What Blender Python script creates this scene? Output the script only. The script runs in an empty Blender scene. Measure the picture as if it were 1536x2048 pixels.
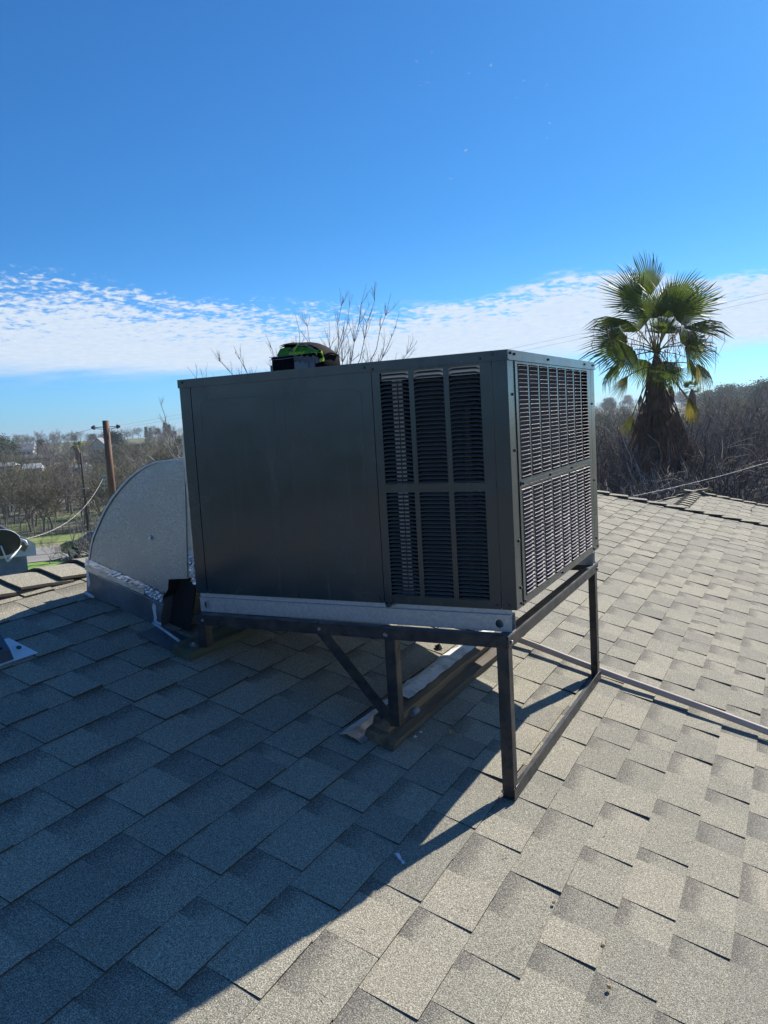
import bpy, bmesh, math, random
import numpy as np
from mathutils import Vector, Matrix, noise as mnoise
random.seed(7)
rnd = random.Random(11)
R = math.radians
sc = bpy.context.scene
COL = sc.collection

# ------------------------------------------------------------------ camera, world, sun, exposure
CAM = Vector((0.7766, -2.3876, 0.6109))
C_R = Vector((0.8926, 0.4472, -0.0580)); C_U = Vector((0.0008, 0.1271, 0.9919)); C_F = Vector((-0.4509, 0.8854, -0.1131))
FOC = 1646.0
cam_d = bpy.data.cameras.new('camera'); cam = bpy.data.objects.new('camera', cam_d); COL.objects.link(cam)
cam.matrix_world = Matrix(((C_R.x, C_U.x, -C_F.x, CAM.x), (C_R.y, C_U.y, -C_F.y, CAM.y), (C_R.z, C_U.z, -C_F.z, CAM.z), (0, 0, 0, 1)))
cam_d.sensor_fit = 'HORIZONTAL'; cam_d.sensor_width = 36.0; cam_d.lens = FOC * 36.0 / 1536.0
cam_d.clip_start = 0.05; cam_d.clip_end = 9000
sc.camera = cam
SUN_AZ, SUN_EL = 77.0, 36.0
SUN = Vector((math.cos(R(SUN_EL)) * math.cos(R(SUN_AZ)), math.cos(R(SUN_EL)) * math.sin(R(SUN_AZ)), math.sin(R(SUN_EL))))
sd = bpy.data.lights.new('sun', 'SUN'); sd.energy = 5.0; sd.angle = R(0.53); sd.color = (1.0, 0.925, 0.80)
so = bpy.data.objects.new('sun', sd); COL.objects.link(so); so.rotation_euler = (-SUN).to_track_quat('-Z', 'Y').to_euler(); so.location = SUN * 50
sc.view_settings.view_transform = 'Standard'; sc.view_settings.look = 'None'; sc.view_settings.exposure = 0.52; sc.view_settings.gamma = 1.0
sc.view_settings.use_curve_mapping = False
SKY_STRENGTH = 0.05
W = bpy.data.worlds.new("World"); sc.world = W; W.use_nodes = True
SKYGAIN = (0.33, 0.94, 1.58)

class NT:
    """tiny helper for node trees"""
    def __init__(s, nt): s.nt = nt; s.n = nt.nodes; s.l = nt.links
    def node(s, t, **k):
        n = s.n.new(t)
        for a, b in k.items(): setattr(n, a, b)
        return n
    def link(s, a, b): s.l.new(a, b)
    def put(s, sock, v):
        if hasattr(v, 'default_value') or hasattr(v, 'is_output'): s.l.new(v, sock)
        else: sock.default_value = v
    def math(s, op, a, b=None, c=None, clamp=False):
        n = s.node('ShaderNodeMath', operation=op, use_clamp=clamp); s.put(n.inputs[0], a)
        if b is not None: s.put(n.inputs[1], b)
        if c is not None: s.put(n.inputs[2], c)
        return n.outputs[0]
    def mix(s, f, a, b, mode='MIX'):
        n = s.node('ShaderNodeMix', data_type='RGBA', blend_type=mode); s.put(n.inputs[0], f); s.put(n.inputs[6], a); s.put(n.inputs[7], b); return n.outputs[2]
    def noise(s, vec, scale, detail=2.0, rough=0.5, dist=0.0):
        n = s.node('ShaderNodeTexNoise'); s.put(n.inputs['Vector'], vec)
        n.inputs['Scale'].default_value = scale; n.inputs['Detail'].default_value = detail; n.inputs['Roughness'].default_value = rough; n.inputs['Distortion'].default_value = dist
        return n.outputs['Fac']
    def ramp(s, f, stops):
        n = s.node('ShaderNodeValToRGB'); s.put(n.inputs[0], f); e = n.color_ramp.elements
        while len(e) < len(stops): e.new(0.5)
        for i, (p, c) in enumerate(stops):
            e[i].position = p; e[i].color = (c, c, c, 1) if isinstance(c, (int, float)) else (*c, 1)
        return n.outputs[0]
    def mrange(s, v, a, b, c=0.0, d=1.0, smooth=True):
        n = s.node('ShaderNodeMapRange', interpolation_type='SMOOTHSTEP' if smooth else 'LINEAR'); s.put(n.inputs[0], v)
        for i, x in ((1, a), (2, b), (3, c), (4, d)): s.put(n.inputs[i], x)
        return n.outputs[0]

def build_world():
    t = NT(W.node_tree)
    for n in list(t.n): t.n.remove(n)
    out = t.node('ShaderNodeOutputWorld'); sky = t.node('ShaderNodeTexSky', sky_type='NISHITA')
    sky.sun_disc = False; sky.sun_elevation = R(SUN_EL); sky.sun_rotation = R(90 - SUN_AZ)
    sky.altitude = 100; sky.air_density = 1.0; sky.dust_density = 0.35; sky.ozone_density = 1.6
    bg = t.node('ShaderNodeBackground'); bg.inputs[1].default_value = SKY_STRENGTH
    tc = t.node('ShaderNodeTexCoord'); sp = t.node('ShaderNodeSeparateXYZ'); t.link(tc.outputs['Generated'], sp.inputs[0])
    x, y, z = sp.outputs
    el = t.math('MULTIPLY', t.math('ARCSINE', z), 180 / math.pi)
    az = t.math('MULTIPLY', t.math('ARCTAN2', y, x), 180 / math.pi)
    elc = t.math('MAXIMUM', el, 0.3)
    gain = t.mix(t.mrange(el, -1.0, 14.0), (SKYGAIN[0] * 1.75, SKYGAIN[1] * 1.34, SKYGAIN[2] * 1.48, 1), (SKYGAIN[0], SKYGAIN[1] * 1.04, SKYGAIN[2] * 1.06, 1))
    t.link(t.mix(1.0, sky.outputs[0], gain, 'MULTIPLY'), bg.inputs[0])
    cv = t.node('ShaderNodeCombineXYZ'); t.put(cv.inputs[0], t.math('MULTIPLY', az, 1.0)); t.put(cv.inputs[1], t.math('MULTIPLY', t.math('LOGARITHM', elc, math.e), 26.0)); cv.inputs[2].default_value = 3.3
    cs = t.node('ShaderNodeCombineXYZ'); t.put(cs.inputs[0], t.math('MULTIPLY', az, 0.12)); t.put(cs.inputs[1], t.math('MULTIPLY', t.math('ADD', el, t.math('MULTIPLY', az, 0.05)), 0.9))
    big = t.noise(cs.outputs[0], 1.0, 4.0, 0.6)
    # upper edge of the cloud band: higher towards the left of the view, a hump behind the palm
    left = t.mrange(az, 118.0, 142.0, 0.0, 3.5, False)
    hump = t.math('MULTIPLY', t.mrange(t.math('ABSOLUTE', t.math('SUBTRACT', az, 103.0)), 0.0, 8.0, 1.0, 0.0), 1.3)
    top = t.math('ADD', t.math('ADD', 7.7, left), hump)
    top = t.math('ADD', top, t.math('MULTIPLY', t.math('SUBTRACT', big, 0.5), 1.6))
    bot = t.math('ADD', t.math('MULTIPLY', left, 0.26), t.math('ADD', 3.3, t.math('MULTIPLY', t.math('SUBTRACT', big, 0.5), -2.4)))
    tt = t.math('DIVIDE', t.math('SUBTRACT', top, el), t.math('SUBTRACT', top, bot))       # 0 at the upper edge, 1 at the lower
    puff = t.noise(cv.outputs[0], 1.45, 2.5, 0.55, 0.3)
    fine = t.noise(cv.outputs[0], 3.1, 2.0, 0.6)
    dens = t.math('ADD', t.math('MULTIPLY', puff, 0.72), t.math('MULTIPLY', fine, 0.28))
    lm = t.mrange(az, 108.0, 124.0, 0.0, 1.0)                                               # puffy on the left, solid on the right
    thr0 = t.math('ADD', 0.42, t.math('MULTIPLY', lm, 0.18))
    cs2 = t.node('ShaderNodeCombineXYZ'); t.put(cs2.inputs[0], t.math('MULTIPLY', az, 0.16)); t.put(cs2.inputs[1], t.math('MULTIPLY', t.math('SUBTRACT', el, t.math('MULTIPLY', az, 0.16)), 1.25)); cs2.inputs[2].default_value = 8.1
    strk = t.noise(cs2.outputs[0], 1.0, 4.0, 0.62, 0.4)
    thr = t.math('SUBTRACT', thr0, t.math('MULTIPLY', tt, t.math('ADD', 0.45, t.math('MULTIPLY', lm, 0.15))))
    thr = t.math('ADD', thr, t.math('MULTIPLY', t.math('SUBTRACT', strk, 0.44), 0.70))
    m = t.mrange(t.math('SUBTRACT', dens, thr), -0.10, 0.17)
    m = t.math('MULTIPLY', m, t.mrange(tt, -0.02, 0.10)); m = t.math('MULTIPLY', m, t.mrange(tt, 1.12, 0.86))
    fl = t.math('SUBTRACT', 1.0, t.math('MULTIPLY', t.mrange(tt, 0.05, 0.5), t.math('MULTIPLY', 0.0, 1.0)))
    m = t.math('MULTIPLY', m, fl)
    # a few tiny wisps high on the right
    wv = t.node('ShaderNodeCombineXYZ'); t.put(wv.inputs[0], az); t.put(wv.inputs[1], t.math('MULTIPLY', el, 1.7)); wv.inputs[2].default_value = 1.7
    wn = t.noise(wv.outputs[0], 0.9, 3.0, 0.6)
    wm = t.mrange(wn, 0.68, 0.76); wz = t.math('MULTIPLY', t.mrange(t.math('ABSOLUTE', t.math('SUBTRACT', az, 107.5)), 4.0, 6.5, 1.0, 0.0), t.mrange(t.math('ABSOLUTE', t.math('SUBTRACT', el, 19.0)), 3.0, 5.0, 1.0, 0.0))
    m = t.math('MAXIMUM', m, t.math('MULTIPLY', t.math('MULTIPLY', wm, wz), 0.5))
    cb = t.node('ShaderNodeBackground')
    cc = t.mix(t.math('MULTIPLY', dens, 1.0), (0.52, 0.68, 0.90, 1), (0.90, 0.95, 1.0, 1)); t.link(cc, cb.inputs[0]); cb.inputs[1].default_value = 0.70
    ms = t.node('ShaderNodeMixShader'); t.put(ms.inputs[0], t.math('MULTIPLY', m, 0.93)); t.link(bg.outputs[0], ms.inputs[1]); t.link(cb.outputs[0], ms.inputs[2])
    t.link(ms.outputs[0], out.inputs[0])
build_world()

# ------------------------------------------------------------------ materials
MATS = {}
def material(name, col=(0.5, 0.5, 0.5), rough=0.6, metal=0.0, spec=0.5, var=0.0, vscale=8.0, bump=0.0, bscale=60.0, dirt=None, dscale=3.0, coat=0.0, trans=0.0, stretch=None, attr=None):
    if name in MATS: return MATS[name]
    m = bpy.data.materials.new(name); m.use_nodes = True; t = NT(m.node_tree)
    b = t.n['Principled BSDF']; b.inputs['Roughness'].default_value = rough; b.inputs['Metallic'].default_value = metal
    b.inputs['Specular IOR Level'].default_value = spec; b.inputs['Coat Weight'].default_value = coat
    geo = t.node('ShaderNodeNewGeometry'); vec = geo.outputs['Position']
    if attr == 'object': vec = t.node('ShaderNodeTexCoord').outputs['Object']
    if stretch:
        mp = t.node('ShaderNodeMapping'); t.link(vec, mp.inputs[0]); mp.inputs['Scale'].default_value = stretch; vec = mp.outputs[0]
    c = (*col, 1)
    if var:
        n = t.noise(vec, vscale, 4, 0.6); lo = tuple(v * (1 - var) for v in col); hi = tuple(min(1, v * (1 + var)) for v in col)
        c = t.ramp(n, [(0.3, lo), (0.7, hi)])
    if dirt:
        n = t.noise(vec, dscale, 5, 0.65); f = t.ramp(n, [(0.46, 0), (0.66, 1)]); c = t.mix(f, c, (*dirt, 1))
    t.put(b.inputs['Base Color'], c)
    if var: t.put(b.inputs['Roughness'], t.ramp(t.noise(vec, vscale * 0.7, 3), [(0.3, max(0.05, rough - 0.08)), (0.7, min(1, rough + 0.1))]))
    if bump:
        bn = t.node('ShaderNodeBump'); bn.inputs['Strength'].default_value = bump; bn.inputs['Distance'].default_value = 0.004
        t.link(t.noise(vec, bscale, 3, 0.6), bn.inputs['Height']); t.link(bn.outputs[0], b.inputs['Normal'])
    if trans:
        tr = t.node('ShaderNodeBsdfTranslucent'); t.put(tr.inputs[0], c); mx = t.node('ShaderNodeMixShader'); mx.inputs[0].default_value = trans
        t.link(b.outputs[0], mx.inputs[1]); t.link(tr.outputs[0], mx.inputs[2]); t.link(mx.outputs[0], t.n['Material Output'].inputs[0])
    MATS[name] = m
    return m

def shingle_mat():
    m = bpy.data.materials.new('asphalt_shingle'); m.use_nodes = True; t = NT(m.node_tree); b = t.n['Principled BSDF']
    b.inputs['Roughness'].default_value = 0.92; b.inputs['Specular IOR Level'].default_value = 0.25
    pos = t.node('ShaderNodeNewGeometry').outputs['Position']
    g = t.noise(pos, 330.0, 1.0, 0.8); g2 = t.noise(pos, 120.0, 2.0, 0.6); big = t.noise(pos, 1.3, 3, 0.6); mid = t.noise(pos, 9.0, 3, 0.6)
    gran = t.ramp(g, [(0.34, (0.085, 0.084, 0.071)), (0.45, (0.226, 0.220, 0.182)), (0.55, (0.357, 0.343, 0.280)), (0.66, (0.68, 0.655, 0.54))])
    gran = t.mix(0.22, gran, t.ramp(g2, [(0.35, (0.20, 0.19, 0.163)), (0.65, (0.41, 0.385, 0.325))]))
    tone = t.node('ShaderNodeAttribute', attribute_name='tone').outputs['Fac']
    rec = t.node('ShaderNodeAttribute', attribute_name='recess').outputs['Fac']
    uv = t.node('ShaderNodeUVMap', uv_map='UVMap').outputs[0]; su = t.node('ShaderNodeSeparateXYZ'); t.link(uv, su.inputs[0])
    v = t.math('ADD', su.outputs[1], t.math('MULTIPLY', t.math('SUBTRACT', mid, 0.5), 0.5))
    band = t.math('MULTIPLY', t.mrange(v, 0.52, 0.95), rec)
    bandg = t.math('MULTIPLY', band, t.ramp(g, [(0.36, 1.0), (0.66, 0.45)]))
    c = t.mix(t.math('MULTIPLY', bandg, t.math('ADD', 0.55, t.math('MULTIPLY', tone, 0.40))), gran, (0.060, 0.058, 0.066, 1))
    c = t.mix(1.0, c, t.mix(tone, (0.81, 0.805, 0.81, 1), (1.13, 1.105, 1.06, 1)), 'MULTIPLY')
    c = t.mix(t.math('MULTIPLY', t.ramp(tone, [(0.80, 0.0), (1.0, 1.0)]), 0.12), c, (0.36, 0.29, 0.24, 1))
    c = t.mix(t.ramp(big, [(0.35, 0.0), (0.7, 0.16)]), c, (0.20, 0.20, 0.18, 1))
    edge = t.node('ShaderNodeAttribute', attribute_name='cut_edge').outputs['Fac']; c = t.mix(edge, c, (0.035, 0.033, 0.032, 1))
    t.link(c, b.inputs['Base Color'])
    bn = t.node('ShaderNodeBump'); bn.inputs['Strength'].default_value = 0.75; bn.inputs['Distance'].default_value = 0.0022
    t.link(g, bn.inputs['Height']); t.link(bn.outputs[0], b.inputs['Normal'])
    MATS['shingle'] = m; return m
M_SH = shingle_mat()
def paint_mat():
    m = bpy.data.materials.new('slate_grey_painted_steel'); m.use_nodes = True; t = NT(m.node_tree); b = t.n['Principled BSDF']
    pos = t.node('ShaderNodeNewGeometry').outputs['Position']
    mp = t.node('ShaderNodeMapping'); t.link(pos, mp.inputs[0]); mp.inputs['Scale'].default_value = (26, 26, 1.6)
    streak = t.ramp(t.noise(mp.outputs[0], 1.0, 3, 0.6), [(0.56, 0.0), (0.74, 1.0)]); dust = t.ramp(t.noise(pos, 4.5, 5, 0.7), [(0.42, 0.0), (0.75, 1.0)]); spot = t.ramp(t.noise(pos, 140, 1, 0.5), [(0.70, 0.0), (0.76, 1.0)])
    sz = t.node('ShaderNodeSeparateXYZ'); t.link(pos, sz.inputs[0])
    c = t.mix(t.math('MULTIPLY', dust, 0.20), (0.012, 0.030, 0.040, 1), (0.055, 0.068, 0.070, 1))
    c = t.mix(t.math('MULTIPLY', streak, 0.12), c, (0.10, 0.12, 0.13, 1)); c = t.mix(t.math('MULTIPLY', spot, 0.35), c, (0.13, 0.13, 0.12, 1))
    t.link(c, b.inputs['Base Color']); t.put(b.inputs['Roughness'], t.math('ADD', 0.17, t.math('ADD', t.math('MULTIPLY', dust, 0.16), t.math('MULTIPLY', streak, 0.10)))); b.inputs['Specular IOR Level'].default_value = 0.6
    bn = t.node('ShaderNodeBump'); bn.inputs['Strength'].default_value = 0.35; bn.inputs['Distance'].default_value = 0.010
    t.link(t.noise(pos, 3.2, 2, 0.5), bn.inputs['Height']); t.link(bn.outputs[0], b.inputs['Normal'])
    MATS['slate_grey_painted_steel'] = m; return m
M_PAINT = paint_mat()
M_FIN = material('sunlit_louver_paint', (0.235, 0.215, 0.26), 0.38, 0.0, 0.7)  # same dark paint as the cabinet, made paler to imitate sun on the fins
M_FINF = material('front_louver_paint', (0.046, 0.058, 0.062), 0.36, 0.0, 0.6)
M_GALV = material('galvanised_steel', (0.42, 0.46, 0.50), 0.42, 0.75, 0.5, var=0.16, vscale=90, bump=0.10, bscale=120)
M_GALVP = material('weathered_galvanised_sheet', (0.33, 0.355, 0.37), 0.40, 0.70, 0.5, var=0.28, vscale=150, bump=0.12, bscale=160, dirt=(0.315, 0.33, 0.34), dscale=7)
M_GALVD = material('dull_galvanised_curb', (0.19, 0.22, 0.25), 0.5, 0.55, 0.5, var=0.15, vscale=60, dirt=(0.12, 0.14, 0.16), dscale=5)
M_IRON = material('mill_scale_angle_iron', (0.044, 0.048, 0.054), 0.45, 0.6, 0.5, var=0.35, vscale=24, dirt=(0.095, 0.080, 0.072), dscale=14, bump=0.12, bscale=70)
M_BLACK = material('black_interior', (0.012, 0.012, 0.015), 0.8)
M_COIL = material('condenser_coil_fins', (0.014, 0.014, 0.022), 0.65, 0.3, stretch=(1, 1, 60), var=0.5, vscale=6)
M_FOIL = material('foil_tape', (0.62, 0.62, 0.66), 0.36, 0.8, var=0.3, vscale=22, bump=0.5, bscale=35)
M_FOILT = material('tan_dusty_foil_tape', (0.62, 0.55, 0.45), 0.5, 0.3, var=0.25, vscale=20, bump=0.6, bscale=60)
M_RUST = material('rust_stain', (0.14, 0.065, 0.03), 0.9, 0, var=0.4, vscale=80)
M_SEAL = material('grey_mastic', (0.55, 0.58, 0.62), 0.7, 0, var=0.2, vscale=30, bump=0.6, bscale=60)
M_WOOD = material('weathered_timber', (0.088, 0.070, 0.052), 0.85, 0, var=0.45, vscale=22, stretch=(1, 0.06, 1), dirt=(0.30, 0.20, 0.11), dscale=9, bump=0.9, bscale=60)
M_WOODG = material('green_treated_timber', (0.09, 0.10, 0.065), 0.85, 0, var=0.4, vscale=22, stretch=(1, 0.08, 1), bump=0.6, bscale=60)
M_PVC = material('pvc_pipe', (0.50, 0.405, 0.355), 0.7, 0, var=0.10, vscale=9)
M_WHITE = material('white_metal', (0.80, 0.82, 0.84), 0.45, 0.1, var=0.05)
M_WHITEF = material('white_flashing_coating', (0.78, 0.79, 0.80), 0.7, 0, var=0.12, vscale=14, dirt=(0.45, 0.45, 0.43), dscale=14, bump=0.4, bscale=40)
M_SCREW = material('zinc_screw', (0.42, 0.42, 0.42), 0.4, 0.8)
M_DSCREW = material('dark_screw', (0.05, 0.055, 0.06), 0.4, 0.5)
M_BAGB = material('black_nylon', (0.006, 0.0065, 0.009), 0.85, 0, 0.08, var=0.3, vscale=60, bump=0.3, bscale=150)
M_BAGG = material('green_nylon', (0.10, 0.45, 0.05), 0.6, 0, var=0.25, vscale=40, bump=0.4, bscale=120, trans=0.45)
M_BAGL = material('lime_nylon', (0.50, 0.75, 0.08), 0.6, 0, var=0.2, vscale=30, trans=0.3)
M_BAGS = material('grey_reflective_strip', (0.20, 0.21, 0.22), 0.5)
M_BARK = material('grey_bark', (0.20, 0.175, 0.15), 0.9, 0, var=0.3, vscale=3)
M_TWIG = material('pale_twigs', (0.26, 0.24, 0.215), 0.85, 0, var=0.3, vscale=1.2)
M_TWIGB = material('brown_twigs', (0.165, 0.140, 0.130), 0.9, 0, var=0.35, vscale=0.5)
M_TWIGG = material('lichen_green_twigs', (0.17, 0.160, 0.105), 0.9, 0, var=0.3, vscale=0.5)
M_TWIGD = material('dark_twigs', (0.058, 0.052, 0.054), 0.85, 0, var=0.35, vscale=1)
M_TWIGM = material('mid_grey_twigs', (0.15, 0.14, 0.135), 0.8, 0, var=0.4, vscale=1)
M_EVER = material('dark_evergreen_leaves', (0.045, 0.075, 0.035), 0.8, 0, var=0.45, vscale=0.7, trans=0.15)
M_OLIVE = material('olive_yellow_leaves', (0.17, 0.17, 0.045), 0.8, 0, var=0.4, vscale=0.7, trans=0.2)
M_CONIF = material('conifer_needles', (0.035, 0.055, 0.038), 0.85, 0, var=0.45, vscale=0.6)
M_RED = material('russet_leaves', (0.16, 0.09, 0.06), 0.8, 0, var=0.4, vscale=0.6, trans=0.15)
M_PALM = material('palm_leaf_green', (0.115, 0.165, 0.020), 0.40, 0, 0.6, var=0.45, vscale=1.3, trans=0.5)
M_PALMY = material('palm_leaf_yellowing', (0.27, 0.22, 0.04), 0.5, 0, 0.5, var=0.4, vscale=2.5, dirt=(0.10, 0.13, 0.03), dscale=1.6, trans=0.42)
M_PALMD = material('palm_leaf_dead', (0.17, 0.105, 0.07), 0.8, 0, var=0.35, vscale=4, trans=0.25)
M_PETI = material('palm_petiole', (0.17, 0.17, 0.06), 0.5, 0, var=0.3, vscale=3)
M_PTRUNK = material('palm_trunk_fibre', (0.12, 0.085, 0.06), 0.9, 0, var=0.4, vscale=6, bump=0.8, bscale=20)
M_POLE = material('creosote_pole', (0.19, 0.085, 0.05), 0.8, 0, var=0.4, vscale=2.2, stretch=(3, 3, 0.5), dirt=(0.10, 0.06, 0.045), dscale=2.0)
M_POLED = material('dark_pole', (0.06, 0.048, 0.04), 0.85)
M_WIREW = material('bare_aluminium_cable', (0.45, 0.45, 0.45), 0.6, 0.2)
M_WIREB = material('dark_wire', (0.05, 0.05, 0.055), 0.6)

# ------------------------------------------------------------------ helpers
ORG = {}
def org(o): return ORG.get(o.name, Vector((0, 0, 0))) if o else Vector((0, 0, 0))
def tag(o, label=None, cat=None, group=None, kind=None):
    if label: o['label'] = label
    if cat: o['category'] = cat
    if group: o['group'] = group
    if kind: o['kind'] = kind
    return o
def root(name, loc, label, cat, group=None):
    o = bpy.data.objects.new(name, None); COL.objects.link(o); o.location = Vector(loc); ORG[o.name] = Vector(loc); o.empty_display_size = 0.1
    return tag(o, label, cat, group)
class MB:
    def __init__(s): s.v = []; s.f = []; s.sm = []
    def add(s, vs, fs, smooth=False):
        k = len(s.v); s.v += [tuple(p) for p in vs]; s.f += [tuple(k + i for i in f) for f in fs]; s.sm += [smooth] * len(fs); return s
    def box(s, a, b, fr=None):
        x0, y0, z0 = a; x1, y1, z1 = b
        vs = [(x0, y0, z0), (x1, y0, z0), (x1, y1, z0), (x0, y1, z0), (x0, y0, z1), (x1, y0, z1), (x1, y1, z1), (x0, y1, z1)]
        if fr: vs = [fr(*p) for p in vs]
        return s.add(vs, [(0, 3, 2, 1), (4, 5, 6, 7), (0, 1, 5, 4), (1, 2, 6, 5), (2, 3, 7, 6), (3, 0, 4, 7)])
    def prism(s, poly, axis, a, b):
        """polygon (2-D) extruded along axis 'x','y' or 'z' from a to b"""
        def P(p, t):
            u, w = p
            return (t, u, w) if axis == 'x' else (u, t, w) if axis == 'y' else (u, w, t)
        n = len(poly); vs = [P(p, a) for p in poly] + [P(p, b) for p in poly]
        fs = [tuple(range(n))[::-1], tuple(range(n, 2 * n))] + [(i, (i + 1) % n, n + (i + 1) % n, n + i) for i in range(n)]
        return s.add(vs, fs)
    def tube(s, pts, rad, sides=8, cap=True, smooth=True):
        pts = [Vector(p) for p in pts]; n = len(pts); rads = rad if isinstance(rad, (list, tuple)) else [rad] * n
        k = len(s.v); prev = None
        for i, p in enumerate(pts):
            d = (pts[min(i + 1, n - 1)] - pts[max(i - 1, 0)]); d = d.normalized() if d.length > 1e-9 else Vector((0, 0, 1))
            if prev is None:
                a = Vector((0, 0, 1)) if abs(d.z) < 0.9 else Vector((1, 0, 0)); u = d.cross(a).normalized()
            else:
                u = (prev - d * prev.dot(d)); u = u.normalized() if u.length > 1e-6 else d.orthogonal().normalized()
            prev = u; w = d.cross(u)
            for j in range(sides):
                an = 2 * math.pi * j / sides; s.v.append(tuple(p + (u * math.cos(an) + w * math.sin(an)) * rads[i]))
        for i in range(n - 1):
            for j in range(sides):
                j2 = (j + 1) % sides; s.f.append((k + i * sides + j, k + i * sides + j2, k + (i + 1) * sides + j2, k + (i + 1) * sides + j)); s.sm.append(smooth)
        if cap:
            s.f.append(tuple(k + j for j in range(sides))[::-1]); s.sm.append(False)
            s.f.append(tuple(k + (n - 1) * sides + j for j in range(sides))); s.sm.append(False)
        return s
    def mesh(s, name, mat, off=Vector((0, 0, 0)), bevel=0.0):
        me = bpy.data.meshes.new(name); me.from_pydata([(p[0] - off[0], p[1] - off[1], p[2] - off[2]) for p in s.v], [], s.f)
        me.polygons.foreach_set('use_smooth', s.sm)
        bm = bmesh.new(); bm.from_mesh(me); bmesh.ops.recalc_face_normals(bm, faces=bm.faces)
        if bevel: bmesh.ops.bevel(bm, geom=list(bm.edges), offset=bevel, segments=1, affect='EDGES', clamp_overlap=True)
        bm.to_mesh(me); bm.free()
        me.materials.append(mat); return me
    def build(s, name, mat, parent=None, bevel=0.0, at=None, **kw):
        """link as ONE object; verts are world coordinates; origin at the parent's origin, or at 'at'"""
        po = org(parent); w = Vector(at) if at is not None else po
        o = bpy.data.objects.new(name, s.mesh(name, mat, w, bevel)); COL.objects.link(o); o.location = w - po
        if parent: o.parent = parent
        ORG[o.name] = Vector(w)
        return tag(o, **kw)
def inst(name, me, parent, w, rot=None, scale=None, **kw):
    o = bpy.data.objects.new(name, me); COL.objects.link(o); po = org(parent); o.location = Vector(w) - po
    if rot: o.rotation_euler = rot
    if scale: o.scale = scale
    if parent: o.parent = parent
    ORG[o.name] = Vector(w); return tag(o, **kw)

def ray(px, py):
    return (C_F + C_R * ((px - 768) / FOC) - C_U * ((py - 1024) / FOC)).normalized()
def proj(p):
    d = Vector(p) - CAM; z = d.dot(C_F)
    return (768 + FOC * d.dot(C_R) / z, 1024 - FOC * d.dot(C_U) / z) if z > 0.05 else None

# ------------------------------------------------------------------ terrain (a valley on the left of the view, a wooded slope on the right)
LP = ([0, 12, 30, 48, 60, 90, 130, 200, 260, 330, 400, 480, 800, 1500, 5000], [-4.2, -4.3, -5.0, -6.1, -6.5, -6.7, -6.6, -6.5, -6.3, -4.6, -2.6, -3.0, -9, -14, -30])
RP_ = ([0, 12, 30, 60, 120, 250, 450, 700, 1000, 1600, 5000], [-4.2, -4.3, -5.0, -6.5, -8, -8, -5.0, -2.0, -3.0, -12, -30])
def H(x, y):
    dx, dy = x - CAM.x, y - CAM.y; r = math.hypot(dx, dy); az = math.degrees(math.atan2(dy, dx))
    t = min(1, max(0, (az - 106) / 14)) if az > -60 else 1.0
    t = t * t * (3 - 2 * t)
    b = mnoise.noise(Vector((x * 0.012, y * 0.012, 0))) * min(1, max(0, (r - 100) / 200)) * 1.5
    return float(np.interp(r, *LP)) * t + float(np.interp(r, *RP_)) * (1 - t) + b
def ground_hit(px, py):
    d = ray(px, py); t = 20.0
    while t < 3000:
        p = CAM + d * t
        if p.z < H(p.x, p.y): return p
        t += 1.0 + t * 0.004
    return CAM + d * 600
def polar(az, r): return CAM.x + r * math.cos(R(az)), CAM.y + r * math.sin(R(az))
def azpx(px):  # azimuth of an image column at the horizon
    d = ray(px, 838 - 0.052 * (px - 768)); return math.degrees(math.atan2(d.y, d.x))
def ground_sheet(name, radii, azs, mat, off, kind='structure'):
    mb = MB(); n = len(azs); vs = []; closed = abs(azs[-1] - azs[0] - 360) < 1e-6
    for r in radii:
        for a in azs: x, y = polar(a, r); vs.append((x, y, H(x, y) + off))
    fs = [(i * n + j, i * n + j + 1, (i + 1) * n + j + 1, (i + 1) * n + j) for i in range(len(radii) - 1) for j in range(n - 1)]
    mb.add(vs, fs, True); return mb.build(name, mat, kind=kind)
M_GROUND = material('winter_hillside', (0.115, 0.10, 0.07), 0.95, 0, var=0.35, vscale=0.06, dirt=(0.10, 0.17, 0.03), dscale=0.045, bump=0.5, bscale=2)
M_ROAD = material('worn_asphalt', (0.26, 0.25, 0.24), 0.9, 0, var=0.16, vscale=0.5, dirt=(0.20, 0.19, 0.18), dscale=0.35)
M_LAWN = material('bright_lawn', (0.15, 0.30, 0.03), 0.9, 0, var=0.3, vscale=1.2, dirt=(0.20, 0.26, 0.05), dscale=0.5)
M_VERGE = material('verge_grass', (0.16, 0.22, 0.045), 0.9, 0, var=0.3, vscale=0.9, dirt=(0.28, 0.24, 0.12), dscale=0.35)
ground_sheet('ground', [0.5, 6, 12, 18, 24, 30, 36, 42, 48, 54, 60, 70, 80, 90, 105, 120, 140, 160, 180, 200, 230, 260, 300, 330, 365, 400, 440, 480, 560, 700, 900, 1200, 1800, 3000, 5000], [i * 3.0 for i in range(121)], M_GROUND, 0)
azl = [126 + i * 1.0 for i in range(28)]
ground_sheet('road', [47.9, 49, 50, 51.5, 54, 57.0], azl, M_ROAD, 0.10)
ground_sheet('lawn', [32, 36, 40, 43, 47.7], azl, M_LAWN, 0.08)
ground_sheet('grass_verge', [57.2, 60, 62, 64.0], azl, M_VERGE, 0.09)

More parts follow.
